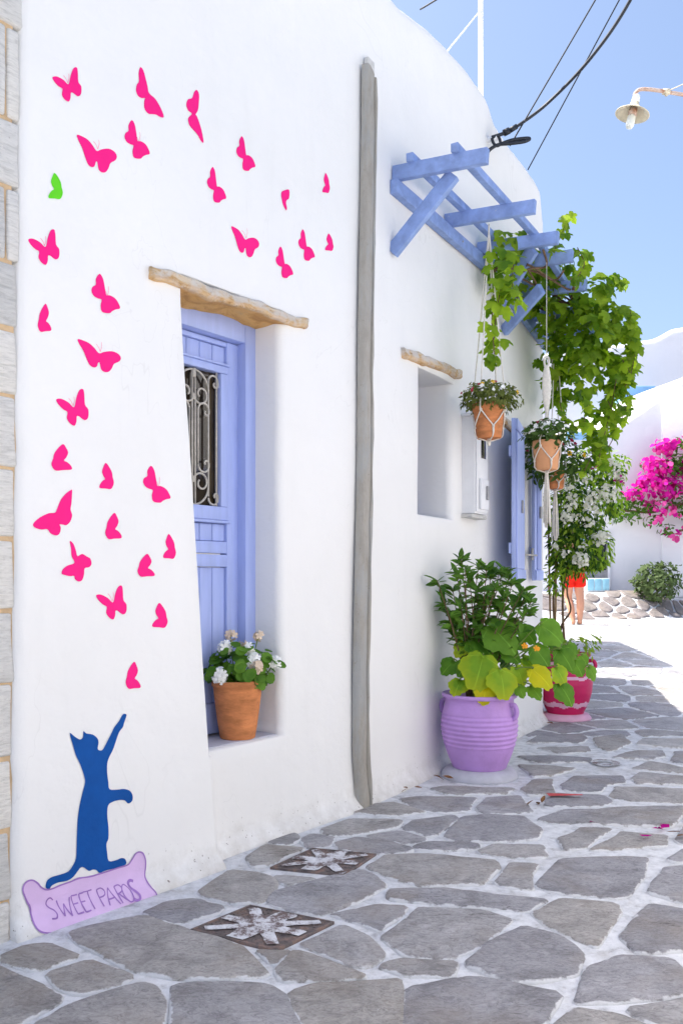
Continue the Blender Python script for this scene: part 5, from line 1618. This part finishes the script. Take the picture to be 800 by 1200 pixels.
for sg_ in (-1, 1):
    ax = V((cos(radians(-20)) * sg_, sin(radians(-20)) * sg_, 0)); q = rc + ax * 26 * rs; zc = zb_ + H_r * .78
    g = Geo(); g.add(tube(catmull([q + V((0, 0, zc + .05)), q + ax * .045 + V((0, 0, zc + .05)), q + ax * .06 + V((0, 0, zc)), q + V((0, 0, zc - .06))], 6), .017, 10)); g.build('handle', M['red_pot'], ru)
ztr = rc.z + zb_ + H_r
# trailing greenery in the crimson urn
tg = thing('trailing_plant', (rc.x, rc.y, ztr - .04), 'small trailing green plant filling the top of the crimson urn', 'plant')
ms = []
for p, d in blob(V((rc.x + .04, rc.y - .05, ztr + .06)), (.24, .2, .10), 120, .5): ms.append(hang(p, d, random.uniform(.05, .08), .6))
for p, d in blob(at(690, 748, RY - .1), (.10, .08, .05), 16, .5): ms.append(hang(p, d, random.uniform(.05, .075), .6))
inst('leaf', T_OV, ms, [newmesh('leaf', *T_OV, M['big_green'] if False else M['bush_light'])], tg)
g = Geo()
for k in range(9):
    a = random.random() * 2 * pi; g.add(tube([V((rc.x, rc.y, ztr - .04)), V((rc.x + .12 * cos(a), rc.y + .12 * sin(a), ztr + .08))], .003, 4))
g.build('stems', M['stem'], tg)['kind'] = 'stuff'
# climber on canes
cl = thing('white_bougainvillea', (rc.x, rc.y, ztr - .04), 'tall white-flowered climber on thin canes growing above the crimson urn', 'climber')
for (xb, xt, dy) in ((645, 641, .1), (650, 652, .0), (660, 656, .12)):
    Geo().add(tube([at(xb, 770, RY + dy), at(xt, 560, RY + dy)], .009, 7)).build('cane', M['bamboo'], cl)
for (pts) in ([(655,770),(657,735),(668,715),(664,690),(672,640),(680,590)],[(652,770),(648,700),(655,640),(668,560)],[(662,770),(659,700),(670,650),(700,580),(720,540)]):
    path = catmull([at(a, b, RY + random.uniform(-.05, .1)) for a, b in pts], 8); Geo().add(tube(path, [.013 - .009 * i / (len(path) - 1) for i in range(len(path))], 6)).build('stem', M['wood_stem'], cl)
BB = [(655,640,16,26,.14,110),(650,675,12,22,.12,70),(662,600,26,36,.22,230),(690,590,30,34,.24,250),(680,640,26,36,.2,260),(700,640,18,26,.16,110),(712,560,18,26,.18,120),(690,545,26,22,.2,160),(725,545,10,18,.12,40),(664,662,12,12,.12,60),(698,660,10,8,.1,30),(718,590,14,14,.14,60),(668,575,20,20,.2,90),(690,656,18,10,.14,70),(680,615,28,20,.2,130),(666,650,22,20,.2,120)]
ml_, mlt, mf = [], [], []
for (px, py, rx, ry, dy, n) in BB:
    c = at(px, py, RY - .02)
    for p, d in blob(c, (px2m(rx, RY), dy, px2m(ry, RY)), int(n * 1.9), .5):
        (ml_ if random.random() < (.55 if py < 660 and px < 700 else .2) else mlt).append(hang(p, d, random.uniform(.042, .075), .6))
joined('foliage', T_OV, ml_, M['bush'], cl); joined('young_foliage', T_OV, mlt, M['bush_light'], cl)
FB = [(712,578,16,13,60),(695,580,12,9,34),(690,592,9,8,26),(664,568,7,7,22),(671,582,6,6,18),(662,606,7,6,20),(690,612,8,7,20),(704,630,13,9,60),(680,655,13,10,60),(662,648,5,5,10),(722,552,9,13,36),(728,560,7,8,20),(674,558,6,5,14),(700,596,8,8,22),(676,606,7,6,18),(688,560,6,5,14),(668,592,6,6,16),(650,640,4,4,8),(684,640,5,5,10),(715,540,7,6,16)]
for (px, py, rx, ry, n) in FB:
    for p, d in blob(at(px, py, RY - .22), (px2m(rx * .8, RY), .05, px2m(ry * .8, RY)), int(n * 1.1), .5): mf.append(lmat(p, d + V((0, -.6, .5)) + rv() * .5, rv(), random.uniform(.030, .046)))
joined('blossom', T_PET, mf, M['white_bract'], cl)
mp_ = []
for (px, py, rx, ry, n) in ((697,546,7,3,16),(722,558,4,4,5),(640,690,3,2,2),(727,562,3,3,4)):
    for p, d in blob(at(px, py, RY - .25), (px2m(rx, RY), .04, px2m(ry, RY)), n, .4): mp_.append(lmat(p, d + V((0, -.6, .3)), rv(), .04))
joined('pink_blossom', T_PET, mp_, M['magenta'], cl)
# ------------------------------------------------------------------ the little square beyond: terrace, houses, shrubs, a walker
TY0, TY1, TH = 17.3, 18.5, .55
def ybase(x): return TY0 + 1.0 * sm(5.9, 7.6, x) + .25 * sin(x * 1.3)
def tz(x, y):
    yb = ybase(x); return .5 + TH * sm(yb - .05, yb + 1.15, y) * (1 - .25 * sm(6.0, 8.0, x))
ter = thing('terrace', (6, 18, .5), 'low rounded terrace faced with brown stones in white mortar', 'terrace')
nx, ny = 60, 30; vs = []
for j in range(ny + 1):
    for i in range(nx + 1):
        x = 3.2 + 9 * i / nx; y = 16.9 + 2.7 * j / ny; z = tz(x, y)
        vs.append(V((x, y, z - (.14 if j == 0 else 0) - .012)))
n = nx + 1
obj('bank', vs, [(j*n+i, j*n+i+1, (j+1)*n+i+1, (j+1)*n+i) for j in range(ny) for i in range(nx)], M['grout'], ter)
S2 = []
for j in range(6):
    for i in range(18):
        S2.append(V((4.4 + (i + .5 * (j % 2) + random.uniform(-.35, .35)) * .37, 17.15 + (j + random.uniform(-.3, .3)) * .27)))
for i, s in enumerate(S2):
    box = [s + V((-.5, -.4)), s + V((.5, -.4)), s + V((.5, .4)), s + V((-.5, .4))]
    for j, t in enumerate(S2):
        if j != i and (t - s).length < 1.0:
            nn = (t - s).normalized(); box = clip(box, nn, nn.dot((t + s) / 2) - .024)
            if len(box) < 3: break
    if len(box) < 3 or abs(area(box)) < .012: continue
    c = sum(box, V((0, 0))) / len(box)
    if not (ybase(c.x) - .02 < c.y < ybase(c.x) + 1.1): continue
    if any(p.y < ybase(p.x) - .06 for p in box): continue
    P = stone_outline(box, .02, i * 1.3, 1, .12)
    vs, fs, rim = stone_mesh(P, .022, tz, (0, 0)); o = obj('facing_stone', vs, fs, M['stone_brown'], ter); add_rim(o.data, [r * .5 for r in rim])

def solid(name, front, Y, back, Yb, m, parent, bevel=.12):
    """a closed solid between a front outline (photo px at distance Y) and a back outline"""
    bm = bmesh.new(); n = len(front)
    a = [bm.verts.new(at(px, py, Y)) for px, py in front]; b = [bm.verts.new(at(px, py, Yb)) for px, py in back]
    bm.faces.new(a); bm.faces.new(b[::-1])
    for i in range(n): bm.faces.new((a[i], b[i], b[(i+1) % n], a[(i+1) % n]))
    bmesh.ops.recalc_face_normals(bm, faces=bm.faces)
    if bevel: bmesh.ops.bevel(bm, geom=list(bm.edges), offset=bevel, segments=4, profile=.5, affect='EDGES', clamp_overlap=True)
    return objbm(name, bm, m, parent, True, radians(50))
HY = 19.2
def pyz(z, Y): return HZ - (z - CAMZ) * F / Y
fh = thing('far_house', at(730, 700, HY), 'white house across the square with a long sunlit sloping top', 'house')
fr = [(585, 548), (655, 518), (700, 504), (730, 497), (755, 480), (775, 466), (800, 447), (850, 410), (1500, 380), (1500, pyz(.3, HY)), (585, pyz(.3, HY))]
bk = [(585, 526), (655, 501), (700, 484), (730, 468), (755, 458), (775, 451), (800, 442), (850, 405), (1500, 375), (1500, pyz(.3, HY + 1.4)), (585, pyz(.3, HY + 1.4))]
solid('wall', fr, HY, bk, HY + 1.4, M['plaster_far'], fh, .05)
def fbox(name, x0, x1, y0, y1, Ya, Yb, m, par, bv=.01):
    c = [V(((x - CX) / F * Ya, yy, CAMZ + Ya * (HZ - y) / F)) for x in (x0, x1) for yy in (Ya, Yb) for y in (y1, y0)]
    return objbm(name, bez_box(c, bv, 2), M[m], par, True, radians(40))
fbox('fascia', 664, 709, 506, 515, HY - .06, HY + .05, 'pale_blue', fh)
dr_ = fbox('door', 684, 712, 628, 690, HY - .03, HY + .03, 'metal_grey', fh)
fbox('panel', 686, 710, 630, 668, HY - .05, HY - .031, 'dark_cloth', dr_)
fbox('frame', 680, 684, 622, 690, HY - .07, HY + .02, 'pale_blue', dr_); fbox('frame', 712, 715, 622, 690, HY - .07, HY + .02, 'plaster_far', dr_)
fbox('pilaster', 775, 960, 455, 700, HY - .05, HY + .1, 'plaster_far', fh, .02)
bn = thing('tiled_bench', at(700, 692, HY - .4), 'pale blue tiled bench beside the far doorway behind the walker', 'bench')
fbox('seat_block', 687, 714, 677.5, 693, HY - .55, HY - .12, 'mast', bn, .01)
for k in range(3): fbox('tile', 687.6 + 8.9 * k, 695.6 + 8.9 * k, 678.5, 692, HY - .57, HY - .551, 'tile', bn, .004)
bh = thing('back_house', at(740, 480, 25), 'tall white house behind with a stepped curved parapet', 'house')
fr = [(560, 425), (660, 412), (700, 408), (740, 401), (765, 398), (776, 392), (786, 386), (800, 384), (840, 380), (1500, 370), (1500, pyz(.3, 25)), (560, pyz(.3, 25))]
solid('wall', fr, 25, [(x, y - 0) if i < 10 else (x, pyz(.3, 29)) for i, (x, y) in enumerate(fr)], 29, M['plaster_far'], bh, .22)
fbox('roof_band', 728, 768, 452, 480, 23.4, 24.9, 'pale_blue', bh, .03)
gh = thing('side_house', (2.2, 14.2, 0), 'white house standing behind the corner beyond the climber', 'house')
def wbx(x0, x1, y0, y1, z0, z1, m, par, name='wall'):
    return objbm(name, bez_box([V((x, y, z)) for x in (x0, x1) for y in (y0, y1) for z in (z0, z1)], .08, 4), M[m], par)
wbx(-2.5, 2.45, 11.0, 12.9, -.1, 2.95, 'plaster_far', gh)

# magenta bougainvillea over the far wall
bg_ = thing('magenta_bougainvillea', at(768, 690, HY - .3), 'magenta bougainvillea in full bloom against the far white wall', 'climber')
BM = [(776,524,12,9,60),(796,519,14,7,50),(764,545,12,9,56),(785,548,18,13,110),(803,545,18,18,120),(760,564,18,9,70),(745,578,14,8,56),(783,572,22,12,110),(731,590,9,7,36),(752,594,16,8,60),(720,598,9,6,34),(728,606,8,5,20),(740,606,12,5,30),(772,596,18,9,50),(764,610,12,6,26),(780,620,9,6,20),(792,628,7,5,14),(800,590,18,16,80),(812,606,16,20,60),(825,540,24,26,120),(845,580,24,40,140)]
L1, F1, F2 = [], [], []
for (px, py, rx, ry, n) in BM:
    c = at(px, py, HY - .35)
    for p, d in blob(c, (px2m(rx, HY), .28, px2m(ry, HY)), int(n * 1.4), .5):
        r_ = random.random(); low = py > 585
        T = lmat(p, d + V((0, -.5, .3)) + rv() * .5, rv(), random.uniform(.09, .15))
        k = noise.noise(p * 1.6)
        if k + (.08 if low else -.22) > .0: L1.append(T)
        else: (F2 if (low and r_ < .6) or r_ < .12 else F1).append(Matrix.Translation(V((0, -.08, 0))) @ T)
joined('foliage', T_OV, L1, M['bush'], bg_); joined('blossom', T_PET, F1, M['magenta'], bg_); joined('pink_blossom', T_PET, F2, M['pink_bract'], bg_)
for pts in ([(870,700),(868,640),(850,590),(815,560),(780,545)],[(850,590),(800,590),(765,600),(728,598)],[(868,640),(830,620),(795,622)]):
    Geo().add(tube(catmull([at(a, b, HY - .3) for a, b in pts], 8), .03, 6)).build('stem', M['wood_stem'], bg_)
# round shrub on the terrace
fs_c = at(769, 682, HY - .75)
fsb = thing('round_shrub', (fs_c.x, fs_c.y, 1.0), 'rounded dark green shrub at the foot of the far white wall', 'shrub')
ms = []
for p, d in blob(fs_c, (px2m(27, HY), .4, px2m(21, HY)), 900, .5): ms.append(lmat(p, d + V((0, -.3, .4)) + rv() * .6, d + V((0, 0, .5)) + rv() * .5, random.uniform(.08, .16)))
for k in range(60):
    a = random.uniform(-1.2, 1.2); b = fs_c + V((random.uniform(-.3, .3), random.uniform(-.2, .1), .15)); ms.append(lmat(b + V((sin(a) * .2, 0, .18)), V((0, -1, .3)) + rv() * .4, V((sin(a), random.uniform(-.3, .1), 1.0)), random.uniform(.04, .06)))
joined('foliage', T_SM, ms, M['far_shrub'], fsb)
g = Geo()
for k in range(5): g.add(tube([V((fs_c.x + .1 * k - .2, fs_c.y, .98)), V((fs_c.x + .16 * k - .32, fs_c.y, 1.3))], .02, 5))
g.build('trunks', M['wood_stem'], fsb)['kind'] = 'stuff'

# ------------------------------------------------------------------ walker in red shorts
WYd = 15.2; wg = gz(0, WYd); wx = (672 - CX) / F * WYd
per = thing('person', (wx, WYd, wg), 'person in bright red shorts walking away, half hidden by the white climber', 'person')
def P3(x, y, z): return V((wx + x, WYd + y, wg + z))
def skin_obj(name, nodes, edges, m, sub=2):
    if name in ('body', 'shorts', 'shoe'): nodes = {k: (v[0], tuple(x * (1.3 if k[:3] in ('thi', 'kne', 'cal', 'ank', 'leg', 'hem', 'hip') else 1.12) for x in (v[1] if isinstance(v[1], tuple) else (v[1], v[1])))) for k, v in nodes.items()}
    me = bpy.data.meshes.new(name); ks = list(nodes); ix = {k: i for i, k in enumerate(ks)}
    me.from_pydata([P3(*nodes[k][0]) for k in ks], [(ix[a], ix[b]) for a, b in edges], []); me.update(); me.materials.append(m)
    o = bpy.data.objects.new(name, me); link(o, per)
    md = o.modifiers.new('skin', 'SKIN'); md.use_smooth_shade = True
    sv = me.skin_vertices[0].data
    for k in ks:
        r = nodes[k][1]; r = r if isinstance(r, tuple) else (r, r); sv[ix[k]].radius = r; sv[ix[k]].use_root = False
    sv[0].use_root = True
    s_ = o.modifiers.new('sub', 'SUBSURF'); s_.levels = sub; s_.render_levels = sub
    return o
N = {'pelvis': ((0, 0, .92), (.125, .10)), 'waist': ((0, 0, 1.06), (.11, .08)), 'chest': ((0, .01, 1.28), (.14, .10)), 'neck': ((0, .01, 1.43), .05), 'head0': ((0, .02, 1.50), .06), 'head': ((0, .03, 1.58), (.075, .09)), 'crown': ((0, .02, 1.66), .06)}
E = [('pelvis', 'waist'), ('waist', 'chest'), ('chest', 'neck'), ('neck', 'head0'), ('head0', 'head'), ('head', 'crown')]
for sd, (kx, ky, kz), (ax, ay, az_) in ((-1, (-.075, .10, .48), (-.02, -.02, .09)), (1, (.105, -.02, .47), (.10, .0, .08))):
    s = 'l' if sd < 0 else 'r'
    N['hip' + s] = ((sd * .085, 0, .84), .085); N['thigh' + s] = ((sd * .09, .03, .66), .072); N['knee' + s] = ((kx, ky, kz), .052)
    N['calf' + s] = ((kx * .7 + ax * .3 , ky * .6 + ay * .4 - .02, .34), .056); N['ankle' + s] = ((ax, ay, az_), .034); N['heel' + s] = ((ax, ay - .03, .04), .036); N['toe' + s] = ((ax + .01 * sd, ay + .13, .03), .030)
    E += [('pelvis', 'hip' + s), ('hip' + s, 'thigh' + s), ('thigh' + s, 'knee' + s), ('knee' + s, 'calf' + s), ('calf' + s, 'ankle' + s), ('ankle' + s, 'heel' + s), ('heel' + s, 'toe' + s)]
    sw_ = .12 * sd
    N['sh' + s] = ((sd * .18, .01, 1.38), .05); N['elb' + s] = ((sd * .23, -.03 + sw_, 1.12), .038); N['wr' + s] = ((sd * .22, .05 + sw_ * 1.5, .90), .025); N['palm' + s] = ((sd * .22, .08 + sw_ * 1.6, .82), (.018, .034))
    E += [('chest', 'sh' + s), ('sh' + s, 'elb' + s), ('elb' + s, 'wr' + s), ('wr' + s, 'palm' + s)]
    for f in range(4):
        N[f'f{f}{s}'] = ((sd * .222, .055 + sw_ * 1.6 + .017 * f, .755), .0085); N[f'g{f}{s}'] = ((sd * .21, .062 + sw_ * 1.6 + .016 * f, .71 - (.008 if f in (1, 2) else 0)), .007)
        E += [('palm' + s, f'f{f}{s}'), (f'f{f}{s}', f'g{f}{s}')]
    N['th' + s] = ((sd * .205, .125 + sw_ * 1.6, .80), .010); N['ti' + s] = ((sd * .20, .135 + sw_ * 1.6, .765), .008); E += [('palm' + s, 'th' + s), ('th' + s, 'ti' + s)]
skin_obj('body', N, E, M['skin'])
SHn = {'pelvis': ((0, 0, .92), (.145, .12)), 'waist': ((0, 0, 1.02), (.125, .10))}; SHe = [('pelvis', 'waist')]
for s, sd in (('l', -1), ('r', 1)):
    SHn['hip' + s] = ((sd * .088, 0, .83), .105); SHn['leg' + s] = ((sd * .095, .025, .70), .100); SHn['hem' + s] = ((sd * .097, .03, .655), .098); SHe += [('pelvis', 'hip' + s), ('hip' + s, 'leg' + s), ('leg' + s, 'hem' + s)]
skin_obj('shorts', SHn, SHe, M['red_cloth'])
TO = {'waist': ((0, 0, 1.02), (.125, .10)), 'mid': ((0, 0, 1.14), (.125, .095)), 'chest': ((0, .01, 1.29), (.15, .115)), 'coll': ((0, .01, 1.41), (.075, .065)), 'shl': ((-.18, .01, 1.38), .06), 'shr': ((.18, .01, 1.38), .06), 'sll': ((-.205, -.03, 1.25), .056), 'slr': ((.205, 0, 1.25), .056)}
skin_obj('shirt', TO, [('waist', 'mid'), ('mid', 'chest'), ('chest', 'coll'), ('chest', 'shl'), ('chest', 'shr'), ('shl', 'sll'), ('shr', 'slr')], M['dark_cloth'])
skin_obj('hair', {'a': ((0, .0, 1.62), (.088, .085)), 'b': ((0, .01, 1.69), .068), 'c': ((0, -.05, 1.54), (.07, .045)), 'd': ((0, -.06, 1.44), (.055, .03))}, [('a', 'b'), ('a', 'c'), ('c', 'd')], M['hair'])
for s in 'lr':
    h, t_ = N['heel' + s][0], N['toe' + s][0]
    skin_obj('shoe', {'a': ((h[0], h[1] - .01, .05), .046), 'b': (((h[0] + t_[0]) / 2, (h[1] + t_[1]) / 2, .045), (.044, .042)), 'c': ((t_[0], t_[1] + .02, .035), (.042, .034))}, [('a', 'b'), ('b', 'c')], M['shoe'])

# ------------------------------------------------------------------ litter on the stones
def leaf_litter(px, py, s, m, name, label, cat, grp=None, n=1, tall=0.0):
    c = ground(px, py); ms = []
    for k in range(n):
        p = c + V((random.uniform(-.5, .5) * s * n * .5, random.uniform(-.5, .5) * s * n * .5, .022 + random.random() * .012))
        ms.append(lmat(p, V((0, 0, 1)) + rv() * .5, rv(), s))
    vs, fs = [], []
    for T in ms:
        b = len(vs); vs += [T @ v for v in T_OV[0]]; fs += [tuple(i + b for i in f) for f in T_OV[1]]
    o = obj(name, vs, fs, m, None); tag(o, label, cat, grp)
for (px, py, s, lb) in ((522, 917, .07, 'curled brown leaf against the wall beside the white plinth'), (479, 928, .05, 'dark dry leaf at the wall foot left of the urn'), (638, 851, .09, 'brown leaf at the wall corner by the crimson urn'),
                        (792, 984, .07, 'tan dry leaf on the joint at the right edge'), (632, 945, .07, 'dry leaf right of the lilac urn on the paving')):
    leaf_litter(px, py, s, M['litter'], 'dry_leaf', lb, 'leaf', 'dry leaves on the paving', 3)
g = Geo(); a, b = ground(641, 935), ground(682, 937)
vs = [V((p.x, p.y, .020)) + V((0, e, .004 * k)) for k, p in enumerate((a, a.lerp(b, .5), b)) for e in (-.035 + .012 * k, .035 - .012 * k)]
o = obj('red_strip', [v for v in vs] , [(0, 2, 3, 1), (2, 4, 5, 3)], M['red_litter']); tag(o, 'flat red scrap lying on the grey paving', 'litter')
for px, py, plb in ((770, 975, 'magenta petal fallen on the paving, the largest at right'), (757, 985, 'magenta petal fallen on the paving, nearest to the viewer'), (776, 972, 'magenta petal fallen on the paving, the rightmost'), (694, 968, 'lone magenta petal fallen left of the other petals')):
    c = ground(px, py); o = obj('petal', [lmat(c + V((0, 0, .022)), V((0, 0, 1)) + rv() * .3, rv(), .035) @ v for v in T_PET[0]], T_PET[1], M['magenta']); tag(o, plb, 'petal', 'fallen petals on the paving')
